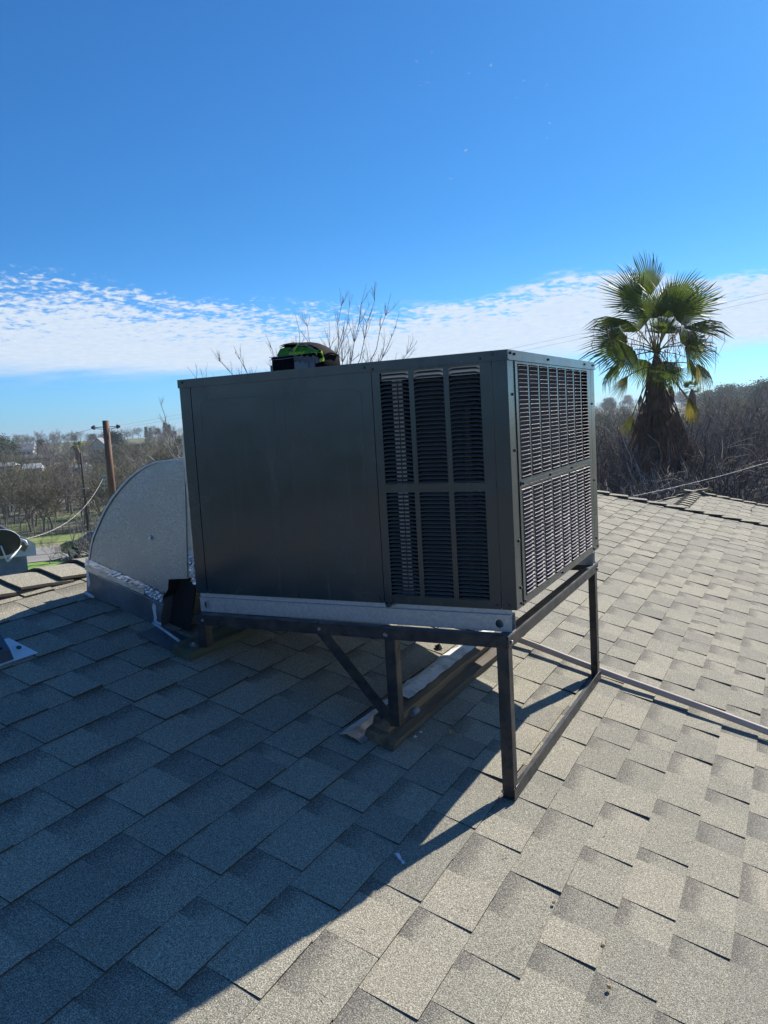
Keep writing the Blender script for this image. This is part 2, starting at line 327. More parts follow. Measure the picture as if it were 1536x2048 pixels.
# ------------------------------------------------------------------ the house roof underfoot
SL = math.tan(R(16.6)); CS, SN = math.cos(R(16.6)), math.sin(R(16.6)); D0 = -0.61224
def zr(x): return D0 - SL * x
def RP(x, y, h=0.0): return Vector((x + SN * h, y, zr(x) + CS * h))     # point h above the roof plane
XR = -2.15; YR = 5.62; XE = 3.3; YS = -6.2
HIPK = 0.575
house = root('house', (0, 0, -4.2), 'house with grey-brown shingled hip roof that carries the rooftop unit', 'house')
roof = MB()
roof.add([RP(XR, YS), RP(XE, YS), RP(XE, YR + (XE - XR) * HIPK), RP(XR, YR)], [(0, 1, 2, 3)])
zb_r = zr(XR); XB = XR - (XE - XR)
HB = Vector((XE, YR + (XE - XR) * HIPK, zr(XE))); HC = Vector((XB, YR + (XE - XR) * HIPK, zr(XE)))
roof.add([(XR, YS, zb_r), (XB, YS, zr(XE)), HC, (XR, YR, zb_r)], [(0, 1, 2, 3)])
roof.add([(XR, YR, zb_r), HB, HC], [(0, 1, 2)])
roof_o = roof.build('roof', material('roof_felt', (0.10, 0.10, 0.10), 0.95), house)
wl = MB(); wt = zr(XE) + 0.02
for a, b in (((XB + .5, YS + .3), (XE - .5, YS + .5)), ((XB + .5, HB.y - .6), (XE - .5, HB.y - .4)), ((XB + .5, YS + .5), (XB + .7, HB.y - .6)), ((XE - .7, YS + .5), (XE - .5, HB.y - .6))):
    wl.box((a[0], a[1], -4.6), (b[0], b[1], wt))
wl.build('wall', material('stucco', (0.42, 0.40, 0.36), 0.9, var=0.1), house)
gb = MB(); gb.prism([(XB + .5, wt), (XE - .5, wt), (XR, zb_r - .16)], 'y', YS + .3, YS + .4); gb.build('gable', MATS['stucco'], house)

EXP = 0.143; DXC = EXP * CS; XC0 = -0.0658
def piece_geo(frame, u0, u1, hb, hu, base, v0, v1, jit):
    """slab: frame(u, v, h) -> world; v0 butt, v1 upper end"""
    return [frame(u0, v0 + jit[0], base), frame(u1, v0 + jit[1], base), frame(u1, v0 + jit[1], hb), frame(u0, v0 + jit[0], hb), frame(u0, v1, 0.0), frame(u1, v1, 0.0), frame(u1, v1, hu), frame(u0, v1, hu)]
PF = [(0, 1, 2, 3), (3, 2, 6, 7), (1, 5, 6, 2), (0, 3, 7, 4)]
PUV = {0: 0.0, 1: 0.0, 2: 0.0, 3: 0.0, 4: 1.14, 5: 1.14, 6: 1.14, 7: 1.14}
def make_pieces(frame, courses, seed):
    """courses: list of (v_butt, u_start, u_end); returns pieces (verts, tone, recess, u0, u1)"""
    rr = random.Random(seed); out = []
    for (vb, ua, ub) in courses:
        u = ua; raised = rr.random() < 0.5
        while u < ub:
            w = (rr.choice([0.12, 0.15, 0.17, 0.20, 0.23]) if raised else rr.choice([0.07, 0.10, 0.13, 0.16, 0.20])) * rr.uniform(0.92, 1.08)
            e = min(ub, u + w)
            if e - u > 0.012:
                th = rr.uniform(0.0072, 0.0088) if raised else rr.uniform(0.0036, 0.0044)
                if raised and rr.random() < 0.06: th += 0.003
                vs = piece_geo(frame, u, e, th, 0.0010, 0.0, vb, vb + EXP + 0.020, (rr.uniform(-.0013, .0013), rr.uniform(-.0013, .0013)))
                if rr.random() < (0.16 if raised else 0.05):                      # a tab that has lifted at one corner
                    k_ = rr.choice((0, 1)); up_l = frame(0, 0, 1.0) - frame(0, 0, 0.0); lf = rr.uniform(.002, .0048); vs[3 - k_] = vs[3 - k_] + up_l * lf; vs[k_] = vs[k_] + up_l * lf; vs[2 + k_] = vs[2 + k_] + up_l * lf * .25
                out.append((vs, rr.random(), 0.0 if raised else 1.0, u, e))
            u = e; raised = not raised
    return out
def shingle_mesh(name, pcs, off):
    vs = []; fs = []; tone = []; rec = []; uvs = []
    for (v, t, r, u0, u1) in pcs:
        k = len(vs); vs += [tuple(p - off) for p in v]
        for f in PF:
            fs.append(tuple(k + i for i in f)); tone.append(t); rec.append(r)
            for i in f: uvs += [u0 if i in (0, 3, 4, 7) else u1, PUV[i]]
    me = bpy.data.meshes.new(name); me.from_pydata(vs, [], fs); me.materials.append(M_SH)
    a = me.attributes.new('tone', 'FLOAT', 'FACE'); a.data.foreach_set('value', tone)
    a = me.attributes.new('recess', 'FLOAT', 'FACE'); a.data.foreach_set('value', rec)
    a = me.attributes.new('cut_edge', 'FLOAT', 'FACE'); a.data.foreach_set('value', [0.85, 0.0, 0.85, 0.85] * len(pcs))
    uvl = me.uv_layers.new(name='UVMap'); uvl.data.foreach_set('uv', uvs)
    return me
def img_area(v):
    q = [proj(v[i]) for i in (2, 3, 7, 6)]
    if any(p is None for p in q): return 0
    cx = sum(p[0] for p in q) / 4; cy = sum(p[1] for p in q) / 4
    if not (-10 < cx < 1546 and 0 < cy < 2058): return 0
    return abs(sum(q[i][0] * q[(i + 1) % 4][1] - q[(i + 1) % 4][0] * q[i][1] for i in range(4))) / 2
# main slope: u = y, v measured upslope from course 0
def fr_main(u, v, h): x = XC0 - v * CS; return RP(x, u, h)
courses = []
for k in range(-25, 17):
    vb = k * EXP; x = XC0 - vb * CS
    if x > XE: continue
    if x - DXC < XR - 0.05: continue
    courses.append((vb, YS, YR + max(0.0, (x - DXC * .5 - XR)) * HIPK - 0.02))
pcs = make_pieces(fr_main, courses, 5)
# leave the curb footprint free of nothing: shingles simply run under it
pcs.sort(key=lambda p: -img_area(p[0]))
for p in pcs[:300]:
    c = (p[0][2] + p[0][3] + p[0][6] + p[0][7]) / 4
    me = shingle_mesh('shingle', [p], c); o = bpy.data.objects.new('shingle', me); COL.objects.link(o); o.parent = roof_o; o.location = c - org(house)
o = bpy.data.objects.new('shingle_courses', shingle_mesh('shingle_courses', pcs[300:], org(house))); COL.objects.link(o); o.parent = roof_o; o['kind'] = 'stuff'
# back slope
def fr_back(u, v, h): x = XB + 0.02 + v * CS; z = zr(XE) + v * SN; return Vector((x - SN * h, u, z + CS * h))
cb = [(k * EXP, -3.0, 5.4) for k in range(0, int((XR - XB) / DXC) - 1)]
# hip face beyond (falls away from view)
o = bpy.data.objects.new('back_slope_shingles', shingle_mesh('back_slope_shingles', make_pieces(fr_back, cb, 8), org(house))); COL.objects.link(o); o.parent = roof_o; o['kind'] = 'stuff'

# ridge and hip caps: folded pieces, one object each
def cap_piece(p0, d, sideA, sideB, up, L, hw, hb, hu, seed):
    """p0 apex at the butt end, d = unit direction from butt to tail, sideA/B unit directions down each face"""
    rr = random.Random(seed); mb = MB(); rows = []
    prof = [(-1.0, 0), (-0.55, 0), (-0.12, 0.0), (0.12, 0.0), (0.55, 0), (1.0, 0)]
    for (t, h) in ((0, hb), (0.5, hb * 0.55 + hu * 0.45), (1, hu)):
        top = []; bot = []
        for (s, _) in prof:
            sd_ = sideA if s < 0 else sideB; a = abs(s) * hw * (1 + (rr.uniform(-.02, .02)))
            curl = (0.004 * abs(s) ** 2 * (1 - t)) + rr.uniform(-.0006, .0006)
            base = p0 + d * (t * L) + sd_ * a
            nrm = up
            if t == 0: base = base + d * rr.uniform(-.002, .002)
            top.append(base + nrm * (h + curl + 0.004)); bot.append(base + nrm * (h + curl - 0.006 if t == 0 else h - 0.006))
        rows.append((top, bot))
    vs = []; n = len(prof)
    for top, bot in rows: vs += top + bot
    fs = []
    for i in range(2):
        a, b = i * 2 * n, (i + 1) * 2 * n
        for j in range(n - 1): fs += [(a + j, a + j + 1, b + j + 1, b + j), (a + n + j, b + n + j, b + n + j + 1, a + n + j + 1)]
        fs += [(a, b, b + n, a + n), (a + n - 1, a + 2 * n - 1, b + 2 * n - 1, b + n - 1)]
    fs += [(j, n + j, n + j + 1, j + 1) for j in range(n - 1)]
    mb.add(vs, fs, False); return mb
def cap_build(mb, parent, c):
    me = mb.mesh('ridge_cap', M_SH, c); nf = len(me.polygons)
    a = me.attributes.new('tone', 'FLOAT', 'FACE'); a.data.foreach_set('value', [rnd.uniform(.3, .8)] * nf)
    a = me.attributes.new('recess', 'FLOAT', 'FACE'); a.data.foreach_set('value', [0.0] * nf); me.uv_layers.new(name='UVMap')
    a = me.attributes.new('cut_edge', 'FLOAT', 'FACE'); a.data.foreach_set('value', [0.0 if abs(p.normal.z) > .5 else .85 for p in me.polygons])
    o = bpy.data.objects.new('ridge_cap', me); COL.objects.link(o); o.parent = parent; o.location = Vector(c) - org(parent)
sdA = Vector((CS, 0, -SN)); sdB = Vector((-CS, 0, -SN)); UPZ = Vector((0, 0, 1))
y = -5.9; i = 0
while y < YR - 0.05:
    p0 = Vector((XR, y, zb_r)); cap_build(cap_piece(p0, Vector((0, 1, 0)), sdA, sdB, UPZ, 0.27, 0.150, 0.031, 0.009, 100 + i), roof_o, p0); y += 0.205; i += 1
hd = Vector((XE - XR, (XE - XR) * HIPK, zr(XE) - zb_r)); hl = hd.length; hu_ = hd.normalized()
sA = Vector((0.35, -1, -SL * 0.35)).normalized()                                     # on the main slope, square-ish to the hip
nB = (Vector((XR, YR, zb_r)) - HC).cross(HB - HC).normalized(); nB = nB if nB.z > 0 else -nB
sB = hu_.cross(nB).normalized(); sB = sB if sB.y > 0 else -sB
n = int(hl / 0.205)
for k in range(n):
    p0 = Vector((XR, YR, zb_r)) + hu_ * (hl - k * 0.205)
    cap_build(cap_piece(p0, -hu_, sA, sB, UPZ, 0.27, 0.115, 0.030, 0.008, 300 + k), roof_o, p0)

# lower wing of the house beyond the hip: a small hip roof of its own
PK = CAM + ray(1390, 984) * ((10.2 - CAM.y) / ray(1390, 984).y)
wing = root('house_wing', (PK.x, PK.y, -4.2), 'lower hipped wing of shingled roof beyond the main hip', 'house')
we = 4.2
PN = PK + Vector((0, -3.9, 0))
eR = PK + Vector((1, 0.575, -SL)) * we; eRn = PN + Vector((1, 0, -SL)) * we; eBL = PK + Vector((-1, 0.3, -SL)) * we; eLn = PN + Vector((-1, 0, -SL)) * we
wr = MB(); wr.add([PK, PN, eRn, eR], [(0, 1, 2, 3)]); wr.add([PK, eBL, eLn, PN], [(0, 1, 2, 3)]); wr.add([PK, eR, eBL], [(0, 1, 2)])
wr_o = wr.build('roof', MATS['roof_felt'], wing)
wb = MB(); q = [eLn, eRn, eR, eBL]; cen = (q[0] + q[1] + q[2] + q[3]) / 4; q = [cen + (p - cen) * .93 for p in q]
wb.add([(p.x, p.y, -4.6) for p in q] + [(p.x, p.y, eR.z - .02) for p in q], [(0, 1, 5, 4), (1, 2, 6, 5), (2, 3, 7, 6), (3, 0, 4, 7)]); wb.build('wall', MATS['stucco'], wing)
def fr_wr(u, v, h): return Vector((PK.x + we - v * CS + SN * h, u, PK.z - SL * we + v * SN + CS * h))
def fr_wl(u, v, h): return Vector((PK.x - we + v * CS - SN * h, u, PK.z - SL * we + v * SN + CS * h))
NK = int(we / DXC)
wp = make_pieces(fr_wr, [(k * EXP, PN.y, PK.y + .575 * (we - (k + .5) * DXC)) for k in range(NK)], 21); wp.sort(key=lambda p: -img_area(p[0])); n1 = 0
for p in wp[:170]:
    if img_area(p[0]) < 60: break
    n1 += 1; c = (p[0][2] + p[0][3] + p[0][6] + p[0][7]) / 4
    o = bpy.data.objects.new('shingle', shingle_mesh('shingle', [p], c)); COL.objects.link(o); o.parent = wr_o; o.location = c - org(wing)
wl_ = make_pieces(fr_wl, [(k * EXP, PN.y, PK.y + .3 * (we - (k + .5) * DXC)) for k in range(NK)], 22)
o = bpy.data.objects.new('shingle_courses', shingle_mesh('shingle_courses', wp[n1:] + wl_, org(wing))); COL.objects.link(o); o.parent = wr_o; o['kind'] = 'stuff'
for (e, o1, o2, s0) in ((eR, Vector((.4, -1, -SL * .4)), Vector((.5, 1, -.45)), 500), (eBL, Vector((-.3, -1, -SL * .3)), Vector((-.3, 1, -.4)), 700), (PN, sdA, sdB, 800)):
    dv = (PK - e); L = dv.length; du = dv.normalized(); o1 = (o1 - du * o1.dot(du)).normalized(); o2 = (o2 - du * o2.dot(du)).normalized()
    for k in range(int(L / 0.205) + 1):
        p0 = e + du * (k * 0.205); cap_build(cap_piece(p0, du, o1, o2, UPZ, 0.27, 0.115, 0.026, 0.008, s0 + k), wr_o, p0)

# ------------------------------------------------------------------ the rooftop unit
UL, UW, UH = 1.2482, 1.1633, 0.7926
unit = root('rooftop_air_conditioner', (-0.624, 0.58, -0.0725), 'big slate grey packaged air conditioner with louvered panels on a steel stand', 'air conditioner')
CZ = 0.7624
# top cover: folded lid with a skirt
lid = MB(); o_ = 0.004
lid.box((-UL - o_, -o_, UH - 0.002), (o_, UW + o_, UH))
lid.box((-UL - o_, -o_, CZ), (o_, -o_ + 0.0015, UH - 0.002)); lid.box((-UL - o_, UW + o_ - 0.0015, CZ), (o_, UW + o_, UH - 0.002))
lid.box((o_ - 0.0015, -o_ + 0.0015, CZ), (o_, UW + o_ - 0.0015, UH - 0.002)); lid.box((-UL - o_, -o_ + 0.0015, CZ), (-UL - o_ + 0.0015, UW + o_ - 0.0015, UH - 0.002))
lid.build('top_cover', M_PAINT, unit)
lp = MB(); lp.box((o_, 0.0, CZ - 0.0005), (o_ + 0.0022, UW + o_, CZ + 0.0022)); lp.box((-UL, -o_ - 0.0022, CZ - 0.0005), (o_ + 0.0022, -o_, CZ + 0.0016)); lp.build('lid_hem', M_PAINT, unit)
T = 0.0016
def panel(name, boxes, mat=M_PAINT, parent=unit, bevel=0.0):
    mb = MB()
    for a, b in boxes: mb.box(a, b)
    return mb.build(name, mat, parent, bevel)
G = 0.0022
panel('corner_post', [((-0.0485, 0, 0), (0, T, CZ)), ((-T, T, 0), (0, 0.0645, CZ))])
panel('corner_post', [((-UL, 0, 0), (-1.1995, T, CZ)), ((-UL, T, 0), (-UL + T, 0.06, CZ))])
panel('corner_post', [((-T, 1.097, 0), (0.0, UW - T, CZ)), ((-0.06, UW - T, 0), (0, UW, CZ))])
solid = panel('access_panel', [((-1.1965, 0.0006, 0), (-0.4580, 0.0006 + T, CZ))])
# pressed stiffening ribs of the access panel
def rib_loop(x0, x1, z0, z1, open_bottom=True):
    r = 0.035; pts = []
    pts.append((x0, z0)); pts.append((x0, z1 - r))
    for a in range(1, 5): an = R(180 - a * 22.5); pts.append((x0 + r + r * math.cos(an), z1 - r + r * math.sin(an)))
    pts.append((x1 - r, z1))
    for a in range(1, 5): an = R(90 - a * 22.5); pts.append((x1 - r + r * math.cos(an), z1 - r + r * math.sin(an)))
    pts.append((x1, z0))
    return pts
for (x0, x1) in ((-1.158, -0.842), (-0.800, -0.498)):
    mb = MB(); P = [(x0 + .004, 0.16)] + rib_loop(x0, x1, 0.30, 0.712)[1:-1] + [(x1 - .004, 0.16)]; q = []
    for i, (a, b) in enumerate(P):
        d = Vector(P[min(i + 1, len(P) - 1)]) - Vector(P[max(i - 1, 0)]); d.normalize(); nr = Vector((-d.y, d.x)); w_ = 0.0012 if 0 < i < len(P) - 1 else 0.0003
        q += [(a + nr.x * w_, 0.0003, b + nr.y * w_), (a - nr.x * w_, 0.0003, b - nr.y * w_)]
    mb.add(q, [(2 * i, 2 * i + 1, 2 * i + 3, 2 * i + 2) for i in range(len(P) - 1)]); mb.build('pressed_rib', material('rubbed_paint', (0.045, 0.060, 0.066), 0.4), solid)
# louvered panel on the front
lv = MB(); xs = [(-0.4555, -0.4275), (-0.3258, -0.3085), (-0.2070, -0.1895), (-0.0872, -0.0505)]
ZU = (0.3965, 0.7540); ZL = (0.0250, 0.3690); Y0 = 0.0004
for a, b in xs: lv.box((a, Y0, 0), (b, Y0 + T, CZ))
for a, b in ((-0.4275, -0.3258), (-0.3085, -0.2070), (-0.1895, -0.0872)):
    lv.box((a, Y0, ZU[1]), (b, Y0 + T, CZ)); lv.box((a, Y0, ZL[1]), (b, Y0 + T, ZU[0])); lv.box((a, Y0, 0), (b, Y0 + T, ZL[0]))
fp = lv.build('louvered_panel', M_PAINT, unit)
panel('fold_line', [((-0.4275, Y0 - 0.0012, 0.3795), (-0.0872, Y0, 0.3815))], M_PAINT, fp)
def louver_mesh(name, w, out, drop, thick, mat, axis):
    """hooded louver: plate leaning outward and down, closed at both ends; origin at its middle on the panel plane"""
    mb = MB(); N = 8; vs = []
    for i in range(N + 1):
        t = i / N; s = min(1.0, math.sin(math.pi * min(t, 1 - t) / 0.36) if min(t, 1 - t) < 0.18 else 1.0); u = (t - .5) * w
        dz = (1 - s) * drop * 0.9
        q = [(-0.0012, 0.0024 - dz), (out * s, 0.0024 - drop - dz * .3), (out * s, 0.0024 - drop - thick - dz * .3), (-0.0012, 0.0024 - thick - dz)]
        for (o, z) in q: vs.append((u, -o, z) if axis == 'y' else (o, u, z))
    fs = []
    for i in range(N):
        a, b = i * 4, (i + 1) * 4
        for j in range(4): fs.append((a + j, a + (j + 1) % 4, b + (j + 1) % 4, b + j))
    fs += [(0, 1, 2, 3), (N * 4 + 3, N * 4 + 2, N * 4 + 1, N * 4)]
    mb.add(vs, fs, False); return mb.mesh(name, mat)
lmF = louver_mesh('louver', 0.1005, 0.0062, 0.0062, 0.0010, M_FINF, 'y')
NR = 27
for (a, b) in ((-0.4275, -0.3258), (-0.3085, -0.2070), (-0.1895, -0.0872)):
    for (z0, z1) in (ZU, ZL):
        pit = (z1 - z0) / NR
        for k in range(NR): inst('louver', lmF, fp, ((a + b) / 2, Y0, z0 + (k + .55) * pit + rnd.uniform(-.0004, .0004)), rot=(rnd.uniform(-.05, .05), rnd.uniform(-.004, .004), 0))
# coil grille on the side towards the sun
gp = MB(); GY = [0.0980 + 0.1187 * i for i in range(9)]; CWD = 0.1050
gp.box((-T, 0.0675, 0), (0.0, 0.0980, CZ))
for i in range(8):
    e = GY[i] + CWD; nx = GY[i + 1] if i < 7 else 1.0945
    gp.box((-T, e, 0), (0, nx, CZ))
    gp.box((-T, GY[i], ZU[1]), (0, e, CZ)); gp.box((-T, GY[i], ZL[1]), (0, e, ZU[0])); gp.box((-T, GY[i], 0), (0, e, ZL[0]))
gpo = gp.build('coil_grille', M_PAINT, unit)
panel('cross_bar', [((0.0, 0.082, 0.3755), (0.0035, 1.075, 0.3900))], M_PAINT, gpo, 0.001)
panel('edge_trim', [((0.0, 0.0655, 0), (0.003, 0.0690, CZ - .002))], M_PAINT, gpo)
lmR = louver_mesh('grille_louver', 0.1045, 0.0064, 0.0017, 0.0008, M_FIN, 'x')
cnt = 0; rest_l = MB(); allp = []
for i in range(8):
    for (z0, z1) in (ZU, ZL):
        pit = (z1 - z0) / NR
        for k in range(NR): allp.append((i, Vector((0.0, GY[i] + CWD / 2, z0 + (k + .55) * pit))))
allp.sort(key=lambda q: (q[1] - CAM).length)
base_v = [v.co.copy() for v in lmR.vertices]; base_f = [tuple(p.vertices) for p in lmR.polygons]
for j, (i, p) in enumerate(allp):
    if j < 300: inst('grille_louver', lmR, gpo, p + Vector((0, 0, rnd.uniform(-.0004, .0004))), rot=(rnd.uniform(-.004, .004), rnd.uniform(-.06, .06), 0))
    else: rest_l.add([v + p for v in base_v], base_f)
o = rest_l.build('far_grille_louvers', M_FIN, gpo); o['kind'] = 'stuff'
# inside: coil, partition, floor pan, brackets that show through the louvers
panel('condenser_coil', [((-0.060, 0.075, 0.012), (-0.028, 1.09, 0.752))], M_COIL)
panel('floor_pan', [((-UL + T, 0.003, 0.002), (-0.003, UW - 0.003, 0.006))], MATS['galvanised_steel'])
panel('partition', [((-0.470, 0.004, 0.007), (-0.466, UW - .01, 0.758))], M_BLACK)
panel('inner_post', [((-0.398, 0.028, 0.01), (-0.381, 0.0295, 0.735)), ((-0.377, 0.028, 0.01), (-0.362, 0.0295, 0.735))], material('inner_lit_tone', (0.42, 0.42, 0.41), 0.6))  # pale colour stands in for light on the galvanised strip inside
panel('inner_flange', [((-0.43, 0.018, 0.729), (-0.085, 0.0195, 0.756))], MATS['white_metal'])  # white here imitates light catching the galvanised flange under the lid
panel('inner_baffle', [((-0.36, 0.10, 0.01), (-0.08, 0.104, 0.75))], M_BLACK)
pp = MB(); pp.tube([(-0.16, 0.07, 0.02), (-0.16, 0.07, 0.62), (-0.13, 0.07, 0.66)], 0.016, 10); pp.build('copper_pipe', material('dull_copper', (0.03, 0.028, 0.028), 0.5, 0.3), unit)
# back and left skins
panel('back_panel', [((-UL + T, UW - T, 0), (-0.0615, UW, CZ))]); panel('supply_panel', [((-UL, 0.061, 0), (-UL + T, UW - T, CZ))])
# screws on the side
sb = MB(); sb.tube([(0, 0, 0), (0.0045, 0, 0)], 0.0046, 6); smx = sb.mesh('screw', M_DSCREW); sb2 = MB(); sb2.tube([(0, 0, 0), (0, -0.0040, 0)], 0.0046, 6); smy = sb2.mesh('screw', M_DSCREW)
for (yy, zz) in ((0.022, 0.783), (0.060, 0.781), (0.44, 0.778), (0.98, 0.779), (1.13, 0.779)): inst('screw', smx, unit, (0.004, yy, zz))
for (yy, zz) in ((0.04, 0.66), (0.04, 0.49), (0.042, 0.21), (0.045, 0.062), (0.047, 0.012), (0.082, 0.012), (0.55, 0.012), (1.07, 0.012), (1.11, 0.62), (1.11, 0.30), (1.12, 0.05), (1.145, 0.012)): inst('screw', smx, unit, (0.0, yy, zz))
for (yy, zz) in ((0.10, 0.383), (0.42, 0.383), (0.72, 0.383)): inst('screw', smx, unit, (0.0035, yy, zz))
for (xx, zz) in ((-1.231, 0.782), (-0.45, 0.769), (-0.48, 0.776), (-0.085, 0.772), (-0.045, 0.782)): inst('screw', smy, unit, (xx, -0.004, zz))
for (xx, zz) in ((-1.18, 0.012), (-0.80, 0.012), (-0.475, 0.012), (-0.43, 0.012), (-0.065, 0.012), (-0.025, 0.014)): inst('screw', smy, unit, (xx, 0.0, zz))
dk = MB(); dk.tube([(-0.452, 0.004, 0.0), (-0.445, -0.006, -0.006), (-0.430, -0.006, -0.004)], 0.006, 6); dk.build('latch', M_DSCREW, unit)
# base rails (galvanised channel) with their lifting holes
for (yf, sg) in ((0.0084, 1), (UW + 0.0122, -1)):
    x0, x1 = -UL + 0.006, -0.0209
    holes = ((-0.062, -0.048), (-UL + 0.038, -0.046)); hr = 0.0135
    mb = MB(); y0, y1 = sorted((yf, yf + sg * 0.0018))
    mb.box((x0, y0 + sg * 0.004, -0.017), (x1, y1 + sg * 0.004, 0.0))                       # upper, set-back strip
    ztop, zbot = -0.0175, -0.0725
    def ring(cx, cz, a, b):                                                         # panel with a round hole between x=a and x=b
        N = 20; ang = [2 * math.pi * i / N for i in range(N)]
        inn = [(cx + hr * math.cos(t), cz + hr * math.sin(t)) for t in ang]
        outp = []
        for t in ang:
            c, s = math.cos(t), math.sin(t); k = 1e9
            if c > 1e-6: k = min(k, (b - cx) / c)
            if c < -1e-6: k = min(k, (a - cx) / c)
            if s > 1e-6: k = min(k, (ztop - cz) / s)
            if s < -1e-6: k = min(k, (zbot - cz) / s)
            outp.append((cx + c * k, cz + s * k))
        # force the corners
        for (qx, qz) in ((a, ztop), (b, ztop), (a, zbot), (b, zbot)):
            j = min(range(N), key=lambda i: (outp[i][0] - qx) ** 2 + (outp[i][1] - qz) ** 2); outp[j] = (qx, qz)
        vs = [(p[0], yy, p[1]) for yy in (y0, y1) for p in inn + outp]; fs = []
        for i in range(N):
            j = (i + 1) % N; fs += [(i, j, N + j, N + i), (2 * N + i, 3 * N + i, 3 * N + j, 2 * N + j), (i, 2 * N + i, 2 * N + j, j)]
        mb.add(vs, fs)
    ring(holes[1][0], holes[1][1], x0, x0 + 0.07); mb.box((x0 + 0.07, y0, zbot), (x1 - 0.08, y1, ztop)); ring(holes[0][0], holes[0][1], x1 - 0.08, x1)
    ya, yb = sorted((yf - sg * 0.006, yf + sg * 0.008)); mb.box((x0, ya, -0.0196), (x1, yb, -0.0176))      # little ledge
    ya, yb = sorted((yf + sg * 0.002, yf + sg * 0.034)); mb.box((x0, ya, -0.0725), (x1, yb, -0.0707)); mb.box((x0, ya, -0.0195), (x1, yb, -0.0178)); ya, yb = sorted((yf + sg * 0.0345, yf + sg * 0.036)); mb.box((x0, ya, -0.0725), (x1, yb, -0.0178))
    mb.build('base_rail', M_GALV, unit)

# ------------------------------------------------------------------ the welded angle-iron stand
st = root('steel_stand', (-0.62, 0.58, -0.60), 'dark angle-iron stand that levels the unit on the slope', 'stand')
t3 = 0.004; A = 0.038; XO, YO, YB, ZT = -0.0167, -0.0418, 1.2122, -0.0729
def angle_x(name, x0, x1, yf, sg, zt, mat=M_IRON):
    mb = MB(); a, b = sorted((yf, yf + sg * t3)); mb.box((x0, a, zt - A), (x1, b, zt - t3)); a, b = sorted((yf, yf + sg * A)); mb.box((x0, a, zt - t3), (x1, b, zt)); return mb.build(name, mat, st, 0.0006)
def angle_y(name, y0, y1, xf, sg, zt, bottom=False):
    mb = MB(); a, b = sorted((xf, xf + sg * t3)); zlo = zt - A
    if bottom:
        mb.box((a, y0, zlo + t3), (b, y1, zt)); a, b = sorted((xf, xf + sg * A)); mb.box((a, y0, zlo), (b, y1, zlo + t3))
    else:
        mb.box((a, y0, zlo), (b, y1, zt - t3)); a, b = sorted((xf, xf + sg * A)); mb.box((a, y0, zt - t3), (b, y1, zt))
    return mb.build(name, M_IRON, st, 0.0006)
XL = -1.2352
angle_x('front_rail', XL, XO - 0.0045, YO, 1, ZT); angle_x('back_rail', XL, XO - 0.0045, YB, -1, ZT)
angle_y('side_rail', YO - .003, YB + .003, XO, -1, ZT + 0.0004); angle_y('side_rail', YO + A + .001, YB - A - .001, XL, 1, ZT - 0.0005)
def leg(xc, yc, sx, sy, ztop, zbot):
    mb = MB(); a, b = sorted((xc, xc + sx * A)); c, d = sorted((yc, yc + sy * t3)); mb.box((a, c, zbot), (b, d, ztop))
    a, b = sorted((xc, xc + sx * t3)); c, d = sorted((yc + sy * t3, yc + sy * A)); mb.box((a, c, zbot), (b, d, ztop)); return mb.build('leg', M_IRON, st, 0.0006)
lx = XO - t3 - 0.0006
leg(lx, YO + t3 + 0.0006, -1, 1, ZT - t3 - .0006, zr(lx) + 0.004); leg(lx, YB - t3 - .0006, -1, -1, ZT - t3 - .0006, zr(lx) + 0.004)
WX1 = -0.425                                                                              # down-slope edge of the middle sleeper
zs_top = zr(-0.45) + 0.080
leg(-0.409, YO + t3 + .0006, -1, 1, ZT - t3 - .0006, zs_top - .012); 
leg(-1.190, YO + t3 + .0006, -1, 1, ZT - t3 - .0006, zr(-1.24) + 0.045); leg(-1.190, YB - t3 - .0006, -1, -1, ZT - t3 - .0006, zr(-1.24) + 0.045)
ft = angle_y('foot_rail', YO - .004, YB, XO, -1, zr(XO) + A + 0.010, True)
for yy in (YO + t3 + .0045,):
    mb = MB(); a = Vector((-0.715, yy, ZT - t3 - .001)); b = Vector((-0.452, yy, zs_top + .02)); d = (b - a).normalized(); nn = Vector((d.z, 0, -d.x)) * 0.019
    vs = [a - nn, a + nn, b + nn, b - nn]; vs = vs + [v + Vector((0, .004, 0)) for v in vs]
    mb.add(vs, [(0, 1, 2, 3), (4, 7, 6, 5), (0, 4, 5, 1), (1, 5, 6, 2), (2, 6, 7, 3), (3, 7, 4, 0)])
    vs = [a + nn, a + nn * .8, b + nn * .8, b + nn]; vs = [v + Vector((0, .0042, 0)) for v in vs] + [v + Vector((0, .036, 0)) for v in vs]
    mb.add(vs, [(0, 1, 2, 3), (4, 7, 6, 5), (0, 4, 5, 1), (1, 5, 6, 2), (2, 6, 7, 3), (3, 7, 4, 0)]); mb.build('brace', M_IRON, st)
for (a_, b_) in (((XO - .005, YO - .0035, ZT - .002), (XO - .005, YO - .0035, ZT - A + .002)), ((XO - .004, YO + .0035, ZT - A - .001), (XO - .040, YO + .0035, ZT - A - .001)), ((XO - .006, YB - .001, ZT - A - .001), (XO - .006, YB - .036, ZT - A - .001)), ((-0.410, YO - .0005, ZT - A - .0005), (-0.447, YO - .0005, ZT - A - .0005)), ((XO + .0005, YO + .004, zr(XO) + A + .011), (XO + .0005, YO + .036, zr(XO) + A + .011))):
    rr_w = random.Random(int(abs(a_[0] * 1000) + abs(a_[2] * 777))); P_ = [Vector(a_).lerp(Vector(b_), i / 9) + Vector((rr_w.uniform(-.0006, .0006), rr_w.uniform(-.0006, .0006), rr_w.uniform(-.0006, .0006))) for i in range(10)]
    mb = MB(); mb.tube(P_, [rr_w.uniform(.0018, .0030) for _ in P_], 6); mb.build('weld_bead', M_IRON, st)
